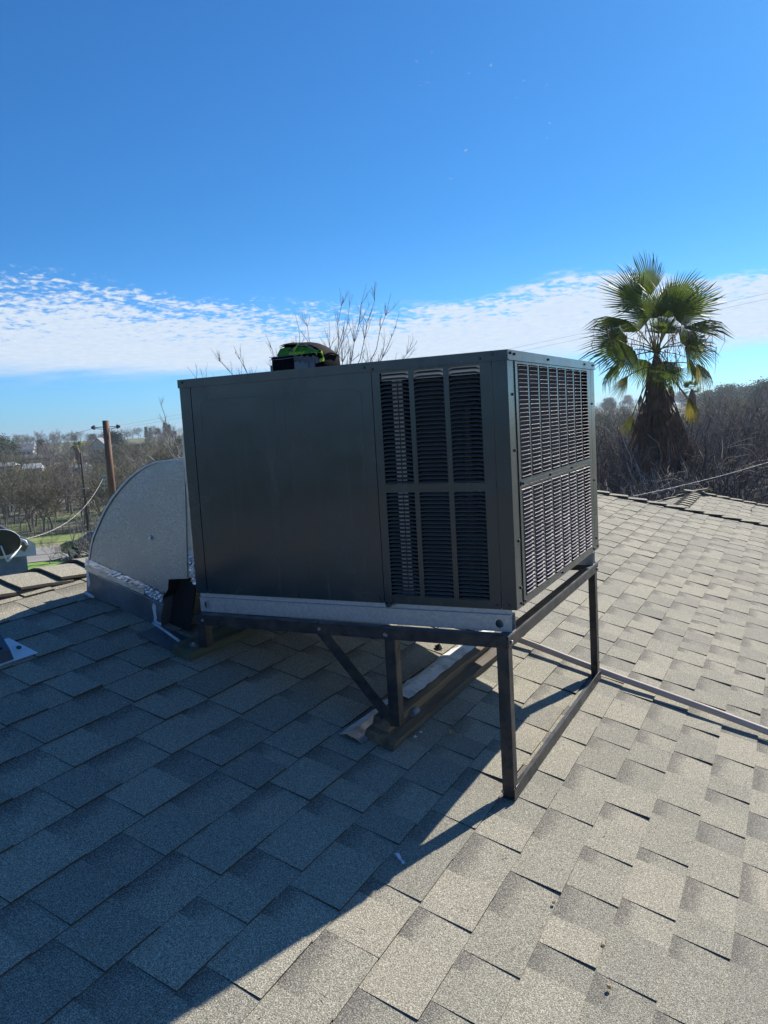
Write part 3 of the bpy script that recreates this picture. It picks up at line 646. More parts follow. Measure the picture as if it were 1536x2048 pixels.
bs = MB(); bs.tube([(0, 0, 0), (0, -0.0035, 0)], 0.0056, 6); bs.tube([(0, -.0035, 0), (0, -0.008, 0)], 0.003, 6); bsm = bs.mesh('bolt', M_SCREW)
for (xx, zz) in ((-1.195, -0.092), (-0.692, -0.092), (-0.441, -0.094), (-0.436, -0.096)): inst('bolt', bsm, st, (xx, YO, zz))
bs = MB(); bs.tube([(0, 0, 0), (0.006, 0, 0)], 0.0056, 6); bxm = bs.mesh('bolt', M_SCREW)
inst('bolt', bxm, st, (XO, -0.022, -0.095)); inst('bolt', bxm, st, (XO, 1.19, -0.098)); inst('bolt', bsm, st, (-0.058, YO + .0046, -0.575))

# ------------------------------------------------------------------ timber sleepers under the stand
def fr_roof(x0): return lambda a, b, c: RP(x0 + a * CS, b, c)
def rough_board(a, b, fr, seed, nseg=14, amp=0.003):
    rr = random.Random(seed); mb = MB(); vs = []
    (x0, y0, z0), (x1, y1, z1) = a, b
    for i in range(nseg + 1):
        y_ = y0 + (y1 - y0) * i / nseg
        q = [(x0, z0), (x1, z0), (x1, z1), ((x0 + x1) / 2, z1), (x0, z1)]
        for j, (x, z) in enumerate(q): vs.append(fr(x + rr.uniform(-amp, amp), y_, z + (rr.uniform(-amp, amp) * .5 if z > z0 else 0)))
    n = 5; fs = [(i * n + j, i * n + (j + 1) % n, (i + 1) * n + (j + 1) % n, (i + 1) * n + j) for i in range(nseg) for j in range(n)]
    fs += [tuple(range(n))[::-1], tuple(nseg * n + j for j in range(n))]; return mb.add(vs, fs)
F1 = fr_roof(-0.528)
sl = root('timber_sleeper', RP(-0.49, 0.5, 0.01), 'long weathered brown timber under the middle leg of the stand', 'timber')
rough_board((0.0, -0.075, 0.006), (0.110, 1.42, 0.044), F1, 1).build('lower_board', M_WOOD, sl)
rough_board((0.004, -0.045, 0.0455), (0.068, 1.40, 0.083), F1, 2).build('upper_board', M_WOOD, sl)
kb = MB(); kb.tube([RP(-0.455, 0.115, 0.060), RP(-0.450, 0.155, 0.060)], [0.014, 0.013], 10)
tag(kb.build('pipe_cap', material('grey_plastic', (0.18, 0.21, 0.26), 0.5)), 'small grey round cap lying on the timber beside the middle leg', 'cap')
F2 = fr_roof(-1.315)
s2 = root('timber_sleeper', RP(-1.25, 0.5, 0.01), 'dark mossy timber block under the uphill end of the stand beside the duct', 'timber')
rough_board((0.0, -0.088, 0.006), (0.085, 1.32, 0.044), F2, 3).build('board', M_WOODG, s2)
wsh = MB(); wsh.tube([RP(-1.27, -0.035, 0.0445), RP(-1.27, -0.035, 0.047)], 0.016, 12); wsh.tube([RP(-1.27, -0.035, 0.047), RP(-1.27, -0.035, 0.054)], 0.006, 6); wsh.build('washer', M_SCREW, s2)
# white coated flashing strip beside the middle sleeper
mb = MB(); rr = random.Random(4); vs = []; N = 30
for i in range(N + 1):
    yy = 0.16 + (1.40 - 0.16) * i / N; e = -0.606 + rr.uniform(-.005, .005) + 0.006 * math.sin(i * .7)
    for (x, h) in ((e, 0.0085), (e + .004, 0.0120), (-0.560 + rr.uniform(-.004, .004), 0.030 + rr.uniform(-.002, .002)), (-0.534, 0.0860), (-0.488 + rr.uniform(-.003, .003), 0.0868)): vs.append(RP(x, yy, h))
fs = [(i * 5 + j, i * 5 + j + 1, (i + 1) * 5 + j + 1, (i + 1) * 5 + j) for i in range(N) for j in range(4)]
tag(MB().add(vs, fs, False).build('flashing_strip', M_WHITEF), 'long white coated flashing strip with a ragged edge along the brown timber', 'flashing')
# crumpled metal flashing by the middle leg
P = [RP(-0.640, -0.105, 0.010), RP(-0.560, -0.118, 0.012), RP(-0.512, -0.030, 0.030), RP(-0.555, 0.03, 0.045), RP(-0.630, 0.02, 0.035), RP(-0.560, -0.118, 0.009), RP(-0.645, 0.00, 0.010), RP(-0.600, -0.04, 0.022)]
mb = MB(); q = []; M_ = 6
a, b, c, d = RP(-0.597, -0.121, 0.010), RP(-0.512, -0.123, 0.011), RP(-0.520, 0.077, 0.018), RP(-0.592, 0.124, 0.014)
for i in range(M_ + 1):
    for j in range(M_ + 1):
        s_, t_ = i / M_, j / M_; p = (a * (1 - s_) + b * s_) * (1 - t_) + (d * (1 - s_) + c * s_) * t_
        q.append(p + Vector((0, 0, 0.012 * math.sin(s_ * math.pi) + rr.uniform(-.0015, .0025))))
fs = [(i * 7 + j, i * 7 + j + 1, (i + 1) * 7 + j + 1, (i + 1) * 7 + j) for i in range(M_) for j in range(M_)]
fl = MB().add(q, fs, False); k = len(fl.v)
tag(fl.build('bent_flashing', M_FOIL), 'small crumpled silver flashing piece lying uphill of the middle leg', 'flashing')
# curb flashing plate beside the duct
mb = MB(); f = lambda a, b, c: RP(a, b, c); mb.box((-1.50, -0.075, 0.0085), (-1.31, 0.06, 0.0098), f)
tag(mb.build('flashing_plate', M_GALVD), 'flat bluish metal flashing plate on the shingles below the duct curb', 'flashing')

# ------------------------------------------------------------------ galvanised duct elbow and curb
el = root('duct_elbow', (-1.6, 0.4, -0.1), 'curved galvanised sheet metal duct elbow joining the unit to the roof', 'duct')
YP, YQ = 0.055, 0.78
arc = [(-1.300, 0.5035), (-1.360, 0.5035), (-1.443, 0.498), (-1.495, 0.484), (-1.545, 0.463), (-1.590, 0.437), (-1.640, 0.400), (-1.687, 0.361), (-1.730, 0.316), (-1.764, 0.272), (-1.789, 0.236), (-1.813, 0.200), (-1.830, 0.163), (-1.842, 0.126), (-1.855, 0.088)]
UPL = (-1.855, 0.088); LOW = (-1.462, -0.036)
prof = arc + [LOW, (-1.437, -0.005), (-1.430, 0.034), (-1.335, 0.040)]
mb = MB(); n = len(prof)
kf = 12
def bul(x, z):                                                                          # the cheek is faintly folded along one diagonal
    a_, b_ = Vector((-1.300, 0.50)), Vector((-1.82, 0.10)); d_ = (b_ - a_).normalized(); s_ = (x - a_.x) * -d_.y + (z - a_.y) * d_.x
    return YP + (0.028 * abs(s_) if s_ * ((-1.6 - a_.x) * -d_.y + (0.45 - a_.y) * d_.x) > 0 else 0.0)
upper = prof[1:kf + 1]; mb.add([(x, bul(x, z), z) for x, z in [prof[0]] + upper], [tuple(range(kf + 1))])
mb.add([(x, YP, z) for x, z in [prof[0]] + prof[kf:]], [tuple(range(n - kf + 1))]); mb.build('side_panel', M_GALVP, el)
mb = MB(); mb.add([(x, YQ, z) for x, z in prof], [tuple(range(n))[::-1]]); mb.build('side_panel', M_GALVP, el)
mb = MB(); vs = [(x, YP - .003, z + .0015) for x, z in arc] + [(x, YQ, z + .0015) for x, z in arc]; k = len(arc)
mb.add(vs, [(i, i + 1, k + i + 1, k + i) for i in range(k - 1)], True); vs = [(x, YP - .003, z) for x, z in arc] + [(x + .006, YP - .003, z - .007) for x, z in arc]
mb.add(vs, [(i, i + 1, k + i + 1, k + i) for i in range(k - 1)], True); mb.build('curved_back', M_GALV, el)
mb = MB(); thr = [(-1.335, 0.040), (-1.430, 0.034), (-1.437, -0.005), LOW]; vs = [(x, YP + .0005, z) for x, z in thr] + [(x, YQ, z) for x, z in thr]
mb.add(vs, [(i, i + 1, 5 + i, 4 + i) for i in range(3)]); mb.build('throat', M_BLACK, el)  # galvanised throat coloured black for the deep shade under the unit
mb = MB(); mb.add([(-1.300, YP, 0.5035), (-1.335, YP, 0.040), (-1.335, YQ, 0.040), (-1.300, YQ, 0.5035)], [(0, 1, 2, 3)]); mb.box((-1.335, YP + .004, 0.05), (-1.2485, YQ, 0.498)); mb.build('collar', M_GALVP, el)
cr = MB(); bl, br = (-1.884, zr(-1.884) + 0.004), (-1.500, zr(-1.500) + 0.004)
cp = [(-1.868, 0.062), LOW, (-1.470, -0.06), br, bl]
cpol = [(-1.866, 0.080), (-1.466, -0.044), (-1.500, br[1]), (-1.884, bl[1])]
cr.prism(cpol, 'y', YP + .004, YQ); cu = cr.build('curb', M_GALVD, el)
mb = MB(); mb.prism([(-1.868, 0.055), (-1.468, -0.070), (-1.468, -0.073), (-1.868, 0.052)], 'y', YP + .0005, YP + .0035); mb.build('seam', M_GALV, cu)
# crease across the cheek and a knob
mb = MB(); mb.tube([(-1.500, YP, 0.205), (-1.500, YP - .007, 0.200), (-1.500, YP - .008, 0.190)], 0.005, 6); mb.build('rivet', M_WHITE, el)
def tape(pts, w, yv, seed, mat, name='foil_tape', amp=0.003):
    rr = random.Random(seed); vs = []; N = len(pts); M_ = 5
    for i, (p, nrm) in enumerate(pts):
        for j in range(M_ + 1):
            s_ = (j / M_ - .5) * w * (1 + rr.uniform(-.06, .06)); q = Vector((p[0] + nrm[0] * s_, yv - rr.uniform(0.0008, amp), p[1] + nrm[1] * s_)); vs.append(q)
    fs = [(i * (M_ + 1) + j, i * (M_ + 1) + j + 1, (i + 1) * (M_ + 1) + j + 1, (i + 1) * (M_ + 1) + j) for i in range(N - 1) for j in range(M_)]
    return MB().add(vs, fs, False).build(name, mat, el)
def line_pts(a, b, n):
    d = Vector((b[0] - a[0], b[1] - a[1])).normalized(); nr = (-d.y, d.x); return [((a[0] + (b[0] - a[0]) * i / n, a[1] + (b[1] - a[1]) * i / n), nr) for i in range(n + 1)]
tape(line_pts((-1.868, 0.092), (-1.462, -0.034), 40), 0.034, YP - .0006, 1, M_FOIL); tape(line_pts((-1.870, 0.070), (-1.560, -0.022), 30), 0.022, YP - .0022, 2, M_FOILT, amp=.0015)
tape(line_pts((-1.545, -0.010), (-1.460, -0.042), 14), 0.036, YP - .004, 5, M_FOIL, amp=0.008)
# tape down the joint with the cabinet
rr = random.Random(9); vs = []; zz = [0.04 + i * (0.585 - 0.04) / 60 for i in range(61)]
for i, z in enumerate(zz):
    for j, (x, yy) in enumerate(((-1.3005, 0.052), (-1.2900, 0.040), (-1.2800, 0.028), (-1.2600, 0.012), (-1.2500, 0.004))): vs.append((x + rr.uniform(-.0015, .0015), yy + rr.uniform(-.0018, .0018), z))
jt = MB().add(vs, [(i * 5 + j, i * 5 + j + 1, (i + 1) * 5 + j + 1, (i + 1) * 5 + j) for i in range(60) for j in range(4)], False).build('joint_tape', M_FOILT, el)
vs = [v for v in []]
rr = random.Random(19); mb = MB(); vs = []
for i in range(22):
    z = 0.03 + i * 0.0062
    for j in range(5): x = -1.312 + j * 0.015; vs.append((x + rr.uniform(-.004, .004), 0.046 - j * .0100 + rr.uniform(-.006, .006), z + rr.uniform(-.004, .004)))
MB().add(vs, [(i * 5 + j, i * 5 + j + 1, (i + 1) * 5 + j + 1, (i + 1) * 5 + j) for i in range(21) for j in range(4)], False).build('foil_tape', M_FOIL, el)
# mastic smears
def smear(c, w, h, yv, seed):
    rr = random.Random(seed); N = 16; vs = [(c[0], yv - .003, c[1])]
    for i in range(N): a = 2 * math.pi * i / N; k = rr.uniform(.65, 1.1); vs.append((c[0] + math.cos(a) * w * k, yv - .0006, c[1] + math.sin(a) * h * k))
    MB().add(vs, [(0, 1 + i, 1 + (i + 1) % N) for i in range(N)]).build('mastic', M_SEAL, el)
smear((-1.519, -0.105), 0.011, 0.048, YP + .0025, 1); smear((-1.513, -0.150), 0.022, 0.013, YP + .0025, 2); smear((-1.864, 0.02), 0.010, 0.05, YP + .003, 4)
mb = MB(); mb.tube([RP(-1.53, YP, .009), RP(-1.46, YP - .02, .009), RP(-1.36, YP - .05, .009)], [.009, .006, .007], 6); mb.build('mastic', M_SEAL, el)
mb = MB(); mb.tube([RP(-1.89, YP + .001, .009), RP(-1.84, YP - .004, .009)], [.009, .006], 6); mb.build('mastic', M_SEAL, el)
mb = MB(); mb.prism([(-1.500, -0.165), (-1.466, -0.046), (-1.440, -0.004), (-1.432, 0.030), (-1.340, 0.036), (-1.40, -0.19)], 'y', YP + .06, YP + .07); mb.build('throat_shade_panel', M_BLACK, el)  # black sheet added as painted shade in the throat notch

# ------------------------------------------------------------------ conduit pipe down the slope
pv = root('pvc_pipe', RP(0.4, 1.235, 0.035), 'long beige plastic pipe running down the shingles behind the stand', 'pipe')
rr = random.Random(3); pts = [RP(-0.75 + i * 0.2, 1.235 + 0.004 * math.sin(i * .8), 0.034 + 0.003 * math.sin(i * 1.3)) for i in range(17)]
mb = MB(); mb.tube(pts, 0.0148, 12); mb.build('pipe', M_PVC, pv)
for xx in (-0.72, 1.5):
    mb = MB(); mb.box((xx, 1.19, 0.008), (xx + .045, 1.28, 0.0215), lambda a, b, c: RP(a, b, c)); mb.build('block', M_WOOD, pv)
mb = MB(); mb.tube([RP(1.00, 1.235, .034), RP(1.06, 1.235, .034)], 0.0160, 12); mb.build('coupling', M_PVC, pv)

# ------------------------------------------------------------------ roof vent at the left edge
vt = root('roof_vent', RP(-1.68, -0.62, 0), 'low dark box roof vent with a white flashing plate at its corner', 'vent')
f = lambda a, b, c: RP(a, b, c)
mb = MB(); mb.add([RP(-1.712, -0.80, .0092), RP(-1.598, -0.80, .0092), RP(-1.590, -0.455, .0092), RP(-1.706, -0.448, .0092), RP(-1.712, -0.80, .0080), RP(-1.598, -0.80, .0080), RP(-1.590, -0.455, .0080), RP(-1.706, -0.448, .0080)], [(0, 1, 2, 3), (4, 7, 6, 5), (0, 4, 5, 1), (1, 5, 6, 2), (2, 6, 7, 3), (3, 7, 4, 0)])
vt_pl = MB(); vt_pl.box((-1.735, -0.98, .0082), (-1.592, -0.452, .0096), f); vt_pl.build('flashing', M_WHITE, vt)
mb = MB(); vs = [RP(-1.715, -0.96, .010), RP(-1.600, -0.96, .010), RP(-1.600, -0.545, .010), RP(-1.690, -0.512, .010), RP(-1.735, -0.98, .062), RP(-1.606, -0.98, .046), RP(-1.612, -0.555, .046), RP(-1.700, -0.522, .062)]
mb.add(vs, [(4, 5, 6, 7), (0, 1, 5, 4), (1, 2, 6, 5), (2, 3, 7, 6), (3, 0, 4, 7)]); mb.build('hood', material('dark_vent_metal', (0.06, 0.085, 0.12), 0.5), vt)
for i in range(5):
    mb = MB(); mb.box((-1.695 + .0 + i * .016, -0.75, .0590 - i * .003), (-1.687 + i * .016, -0.575, .0645 - i * .003), f); mb.build('slot', M_BLACK, vt)
mb = MB(); mb.tube([RP(-1.655, -0.478, .0096), RP(-1.655, -0.478, .015)], 0.0085, 8); mb.build('nail', M_DSCREW, vt)

# ------------------------------------------------------------------ tool bag on the unit
bx, by, bz = -0.838, 0.235, UH + 0.001
bag = root('tool_bag', (bx, by, bz), 'black and lime green soft tool bag with its flap half open on the unit', 'bag')
def BP(x, y, z): return (bx + x, by + y, bz + z * 0.93)
def loft(name, secs, mat, parent, smooth=True, caps=True):
    n = len(secs[0]); vs = [BP(*p) for s_ in secs for p in s_]; fs = [(i * n + j, i * n + (j + 1) % n, (i + 1) * n + (j + 1) % n, (i + 1) * n + j) for i in range(len(secs) - 1) for j in range(n)]
    if caps: fs += [tuple(range(n))[::-1], tuple((len(secs) - 1) * n + j for j in range(n))]
    return MB().add(vs, fs, smooth).build(name, mat, parent)
def rrect(x0, x1, y0, y1, z, r=0.02, n=4, jit=0, rr=None):
    out = []
    for (cx, cy, a0) in ((x1 - r, y1 - r, 0), (x0 + r, y1 - r, 90), (x0 + r, y0 + r, 180), (x1 - r, y0 + r, 270)):
        for k in range(n + 1): a = R(a0 + 90 * k / n); out.append((cx + r * math.cos(a), cy + r * math.sin(a), z + (rr.uniform(-jit, jit) if rr else 0)))
    return out
rr = random.Random(2)
loft('base', [rrect(-.113, .10, -.07, .07, 0), rrect(-.117, .105, -.073, .073, .022), rrect(-.117, .104, -.072, .072, .055), rrect(-.122, .10, -.070, .070, .064, jit=.002, rr=rr), rrect(-.112, .095, -.064, .064, .068)], M_BAGB, bag)
# dome: cross sections along x
dome = []
for (x, h, w) in ((-.098, .070, .055), (-.088, .096, .058), (-.070, .112, .060), (-.03, .116, .060), (.02, .112, .058), (.06, .098, .054), (.095, .076, .046), (.110, .060, .036)):
    s_ = []
    for k in range(11): a = math.pi * k / 10; s_.append((x, -w * math.cos(a), .058 + max(.004, h - .058) * math.sin(a) ** .6))
    dome.append(s_)
loft('body', dome, M_BAGB, bag)
# green end window and lime side folds on the side towards the camera
def surf(name, grid, mat):
    n = len(grid[0]); vs = [BP(*p) for r_ in grid for p in r_]; return MB().add(vs, [(i * n + j, i * n + j + 1, (i + 1) * n + j + 1, (i + 1) * n + j) for i in range(len(grid) - 1) for j in range(n - 1)], True).build(name, mat, bag)
def cheek(x, z, o): return (x, -0.0605 - o + max(0, (z - .075)) * .55, z)
surf('side_window', [[cheek(-.091 + .056 * i / 6 + .010 * (j / 4) * (1 - i / 6), .070 + .030 * j / 4 * (1 - .10 * (i / 6 - .5) ** 2), .0025) for j in range(5)] for i in range(7)], M_BAGG)
surf('side_fold', [[cheek(-.020 + .110 * i / 10, .066 + (.036 - .026 * (i / 10) ** 1.5) * j / 4, .004 + .004 * math.sin(i * 1.4 + j)) for j in range(5)] for i in range(11)], M_BAGG)
surf('lime_fold', [[cheek(-.030 + .062 * i / 12, .0655 + .010 * j / 3 + .003 * math.sin(i * 1.7), .010 + .004 * math.sin(i * 1.9)) for j in range(4)] for i in range(13)], M_BAGL)
surf('lime_fold', [[cheek(.058 + .050 * i / 8, .030 + .040 * j / 5 + .003 * math.sin(i), .006 + .006 * math.sin(i * 1.3 + j * .7)) for j in range(6)] for i in range(9)], M_BAGL)
mb = MB(); mb.tube([BP(-.036, -.066, .068), BP(-.022, -.062, .090), BP(.005, -.060, .103), BP(.035, -.062, .100), BP(.060, -.064, .088), BP(.082, -.064, .070)], [.003] * 6, 6); mb.build('piping', M_BAGS, bag)
mb = MB(); mb.tube([BP(-.024, -.066, .069), BP(-.014, -.064, .084), BP(.003, -.058, .108)], [.0035] * 3, 6); mb.build('piping', M_BAGL, bag)
# flap
fl = [(-.084, .110), (-.072, .1165), (-.045, .1185), (-.01, .115), (.025, .113), (.055, .106), (.080, .093), (.100, .076), (.110, .066)]
surf('flap', [[(x, -.060 + .100 * j / 6, z + .003 - .010 * abs(j / 3 - 1) ** 2) for j in range(7)] for x, z in fl] + [[(x, -.060 + .100 * j / 6, z - .003 - .010 * abs(j / 3 - 1) ** 2) for j in range(7)] for x, z in fl[::-1]], material('flap_black', (0.005, 0.005, 0.007), 0.85, spec=0.1))
surf('grey_pocket', [[(-.010 + .088 * i / 6, -.0745, .006 + .034 * j / 2) for j in range(3)] for i in range(7)], M_BAGS)
surf('grey_pocket', [[(-.1155, -.0735, .008), (-.1155, -.0735, .035)], [(-.104, -.0745, .008), (-.104, -.0745, .035)]], M_BAGS)
surf('crumpled_liner', [[(-.008 + .100 * i / 14, -.076 - .004 * math.sin(i * 2.1 + j), .040 + .024 * j / 3 - .012 * i / 14 + .004 * math.sin(i * 1.8)) for j in range(4)] for i in range(15)], material('taupe_fabric', (0.16, 0.145, 0.15), 0.8, var=0.3, vscale=60))
for z_ in (.056, .0665):
    mb = MB(); mb.tube([BP(-.117, -.0735, z_), BP(-.06, -.0752, z_ - .001), BP(-.01, -.0752, z_ + .001)], .0012, 5); mb.build('seam', M_BAGS, bag)
for xx in (.050, .074):
    mb = MB(); mb.tube([BP(xx, -.079, .045), BP(xx + .001, -.079, .018), BP(xx + .003, -.078, .004)], .002, 5); mb.build('strap', M_BAGS, bag)

# ------------------------------------------------------------------ debris on the shingles
pc = [(-0.272 * .7926 - .02, -0.52), (-0.30, 0)]
c = Vector((-0.203, -0.497, 0))
P0 = None
def roofhit(px, py, h=0.0):
    d = ray(px, py); nx, nz, D = SL, 1.0, D0 + h / CS
    t = (D - (CAM.x * nx + CAM.z)) / (d.x * nx + d.z); return CAM + d * t
a, b = roofhit(790, 1712), roofhit(806, 1734)
d = (b - a).normalized(); s_ = d.cross(Vector((SN, 0, CS))) * .007; up = Vector((SN, 0, CS))
vs = []
for i in range(7): p = a + (b - a) * (i / 6) + up * (.0095 + .003 * math.sin(i * 1.5)); vs += [p - s_ * (0.5 + .5 * math.sin(.5 + i * .45)), p + s_ * (0.6 + .4 * math.cos(i * .9))]
tag(MB().add(vs, [(2 * i, 2 * i + 1, 2 * i + 3, 2 * i + 2) for i in range(6)]).build('paper_scrap', material('pale_blue_paper', (0.55, 0.62, 0.75), 0.8)), 'torn pale paper scrap lying in the shade near the shadow edge', 'scrap')
M_NUT = material('tan_husk', (0.55, 0.36, 0.16), 0.8, var=0.3, vscale=200)
for i, ((px, py), rad, lab) in enumerate((((1107, 1805), .0045, 'round tan husk on the sunlit shingles, uppermost of three'), ((1205, 1891), .0055, 'broken tan husk on the sunlit shingles, middle one of three'), ((1218, 1973), .0055, 'tan husk caught on a shingle edge, lowest of three'))):
    p = roofhit(px, py, .012); bm = bmesh.new(); bmesh.ops.create_icosphere(bm, subdivisions=2, radius=rad)
    rr = random.Random(i)
    for v in bm.verts: v.co *= rr.uniform(.7, 1.15)
    me = bpy.data.meshes.new('husk'); bm.to_mesh(me); bm.free(); me.materials.append(M_NUT); o = bpy.data.objects.new('husk', me); COL.objects.link(o); o.location = p; tag(o, lab, 'husk', 'husks on the shingles')
M_DRY = material('dry_leaf', (0.30, 0.24, 0.13), 0.9)
for i, ((px, py), lab) in enumerate((((913, 1442), 'curled dry leaf on the shaded shingles beyond the middle leg'), ((905, 1467), 'small dry leaf just below the curled one in the shade'))):
    p = roofhit(px, py, .010); mb = MB(); rr = random.Random(i + 50); vs = [p]; N = 7
    for k in range(N): a_ = 2 * math.pi * k / N; vs.append(p + Vector((math.cos(a_) * .016 * rr.uniform(.3, 1), math.sin(a_) * .022 * rr.uniform(.3, 1), rr.uniform(.001, .010) - SL * math.cos(a_) * .016)))
    tag(mb.add(vs, [(0, 1 + k, 1 + (k + 1) % N) for k in range(N)]).build('dry_leaf', M_DRY), lab, 'leaf', 'dry leaves in the shade')
for i, ((px, py), lab) in enumerate((((830, 1473), 'pale pebble beside the end of the brown timber, nearer of two'), ((841, 1464), 'pale pebble beside the brown timber, farther of two'))):
    p = roofhit(px, py, .010); bm = bmesh.new(); bmesh.ops.create_icosphere(bm, subdivisions=1, radius=.007); me = bpy.data.meshes.new('pebble'); bm.to_mesh(me); bm.free(); me.materials.append(M_WHITEF)
    o = bpy.data.objects.new('pebble', me); COL.objects.link(o); o.location = p; o.scale = (1, .8, .6); tag(o, lab, 'pebble', 'pebbles by the timber')
p = roofhit(877, 1295, .012); mb = MB(); rr = random.Random(77); vs = [p + up * .02]
for k in range(6): a_ = k * 1.05; vs.append(p + Vector((math.cos(a_) * .02 * rr.uniform(.6, 1.1), math.sin(a_) * .022, -SL * math.cos(a_) * .02)))
tag(mb.add(vs, [(0, 1 + k, 1 + (k + 1) % 6) for k in range(6)]).build('debris_lump', M_BLACK), 'small black lump of debris on the lit shingles under the unit', 'debris')

rr = random.Random(91); lm_ = MB()
for i in range(150):
    x, y_ = rr.uniform(-1.6, 1.1), rr.uniform(-1.9, 1.6); a_ = rr.uniform(0, 6.28); L_ = rr.uniform(.004, .016); p = RP(x, y_, .0105); d_ = Vector((math.cos(a_) * CS, math.sin(a_), -math.cos(a_) * SN)); n_ = d_.cross(Vector((SN, 0, CS))) * rr.uniform(.0006, .0016)
    lm_.add([p - d_ * L_, p + n_, p + d_ * L_ + Vector((0, 0, .002)), p - n_], [(0, 1, 2, 3)])
o = lm_.build('leaf_litter', M_DRY); tag(o, 'scattered dry needles and leaf crumbs on the shingles', 'litter', kind='stuff')

# ------------------------------------------------------------------ trees
def branch_tree(seed, height, spread, levels, twig, base_r, lean=0.0, trunk_frac=0.3, upright=0.5, nb=(3, 5), sides0=6, curl=0.18, minr=0.004):
    """bare tree: returns (trunk MB, crown MB) around the origin"""
    rr = random.Random(seed); tr = MB(); cr_ = MB()
    def seg(mb, p, d, L, r0, r1, n, sides, wob):
        pts = [p.copy()]; rads = [r0]; q = p.copy(); dd = d.copy()
        for i in range(n):
            dd = (dd + Vector((rr.gauss(0, wob), rr.gauss(0, wob), rr.gauss(0, wob) + upright * 0.10))).normalized(); q = q + dd * (L / n); pts.append(q.copy()); rads.append(r0 + (r1 - r0) * (i + 1) / n)
        mb.tube(pts, rads, sides, cap=False, smooth=True); return pts, rads, dd
    def grow(p, d, L, r, lv):
        n = 4 if lv < 3 else 3
        r1 = r * 0.55
        pts, rads, dd = seg(tr if lv == 0 else cr_, p, d, L, r, max(minr, r1), n, max(3, sides0 - lv), curl * (0.35 if lv == 0 else 1))
        if lv >= levels: return
        k = rr.randint(*nb) + (1 if lv == levels - 1 else 0)
        for i in range(k):
            f = (0.65 + 0.35 * (i + 1) / k) if lv == 0 else rr.uniform(0.25, 1.0)
            if i == k - 1: f = 1.0
            x = f * n; i0 = min(n - 1, int(x)); pp_ = pts[i0].lerp(pts[i0 + 1], x - i0); r_ = max(minr, (rads[i0] + (rads[i0 + 1] - rads[i0]) * (x - i0)) * rr.uniform(.5, .8))
            az_ = rr.uniform(0, 2 * math.pi); ang = R(rr.uniform(18, 62)) * spread * (0.5 if i == k - 1 else 1)
            o1 = dd.orthogonal().normalized(); o2 = dd.cross(o1); nd = (dd * math.cos(ang) + (o1 * math.cos(az_) + o2 * math.sin(az_)) * math.sin(ang)).normalized()
            nd = (nd + Vector((0, 0, upright * 0.25))).normalized()
            grow(pp_, nd, L * rr.uniform(.55, .85) if lv > 0 else height * rr.uniform(.24, .36), r_, lv + 1)
    grow(Vector((0, 0, -0.3)), Vector((lean, lean * .5, 1)).normalized(), height * trunk_frac, base_r, 0)
    return tr, cr_
def as_template(pair, mt, mc, name, target=None):
    tr, cr_ = pair
    if target:
        zmax = max(v[2] for v in cr_.v); k = target / zmax
        tr.v = [(a * k, b * k, c * k) for a, b, c in tr.v]; cr_.v = [(a * k, b * k, c * k) for a, b, c in cr_.v]
    return [('trunk', tr.mesh('trunk', mt)), ('crown', cr_.mesh('crown', mc))]
def place_tree(parts, name, loc, s, rz, label, cat='tree', group=None, mats=None, sz=None):
    r_ = root(name, loc, label, cat, group); r_.rotation_euler = (0, 0, rz); r_.scale = (s, s, sz or s)
    for (nm, me) in parts:
        o = bpy.data.objects.new(nm, me); COL.objects.link(o); o.parent = r_
    return r_
TB = [as_template(branch_tree(s, 6.0, 1.0, 5, 0, .13, trunk_frac=.28, upright=.35, nb=(3, 4), minr=.011), M_BARK, mt, 't', 6.0) for s, mt in ((1, M_TWIGB), (2, M_TWIG), (3, M_TWIGG), (4, M_TWIGB), (5, M_TWIGG))]
TP = [as_template(branch_tree(s, 8.0, 0.8, 5, 0, .16, trunk_frac=.25, upright=.7, nb=(3, 4), minr=.014), M_TWIG, M_TWIG, 't', 8.0) for s in (21, 22)]
TD = [as_template(branch_tree(s, 5.0, 1.05, 5, 0, .09, trunk_frac=.12, upright=.45, nb=(3, 5), curl=.22, minr=.0042), M_TWIGD, mt, 't', 5.0) for s, mt in ((31, M_TWIGD), (32, M_TWIGD), (33, M_TWIGB), (34, M_TWIGD))]
def leaf_tree(seed, height, width, n, size, shape, mat, matt=M_BARK):
    rr = random.Random(seed); tr = MB(); tr.tube([(0, 0, -.3), (0.03, 0, height * .4), (0, 0, height * .92)], [height * .03, height * .02, height * .004], 6)
    cl = MB(); clumps = []
    if shape == 'cone':
        for i in range(int(n / 22)):
            t = rr.random() ** .75; z = height * (.10 + .88 * t); rad = width * (1 - t) * rr.uniform(.35, 1.0) + .05; a = rr.uniform(0, 6.283); clumps.append((rad * math.cos(a), rad * math.sin(a), z - rad * .22, size * 1.6))
    else:
        for i in range(int(n / 40)):
            a = rr.uniform(0, 6.283); u = rr.uniform(-.75, 1); q = math.sqrt(max(0, 1 - u * u)); k = rr.uniform(.55, 1.05)
            clumps.append((width * q * math.cos(a) * k, width * q * math.sin(a) * k, height * .58 + u * height * .40 * k, size * 3.2))
    per = max(1, n // len(clumps))
    for (x, y_, z, cs) in clumps:
        for j in range(per):
            p = Vector((x + rr.gauss(0, cs), y_ + rr.gauss(0, cs), z + rr.gauss(0, cs * .55))); a_ = Vector((rr.gauss(0, 1), rr.gauss(0, 1), rr.gauss(0, .6))).normalized() * size; b_ = a_.orthogonal().normalized() * size * .45
            cl.add([p - a_, p + b_, p + a_, p - b_], [(0, 1, 2, 3)])
    return [('trunk', tr.mesh('trunk', matt)), ('crown', cl.mesh('crown', mat))]
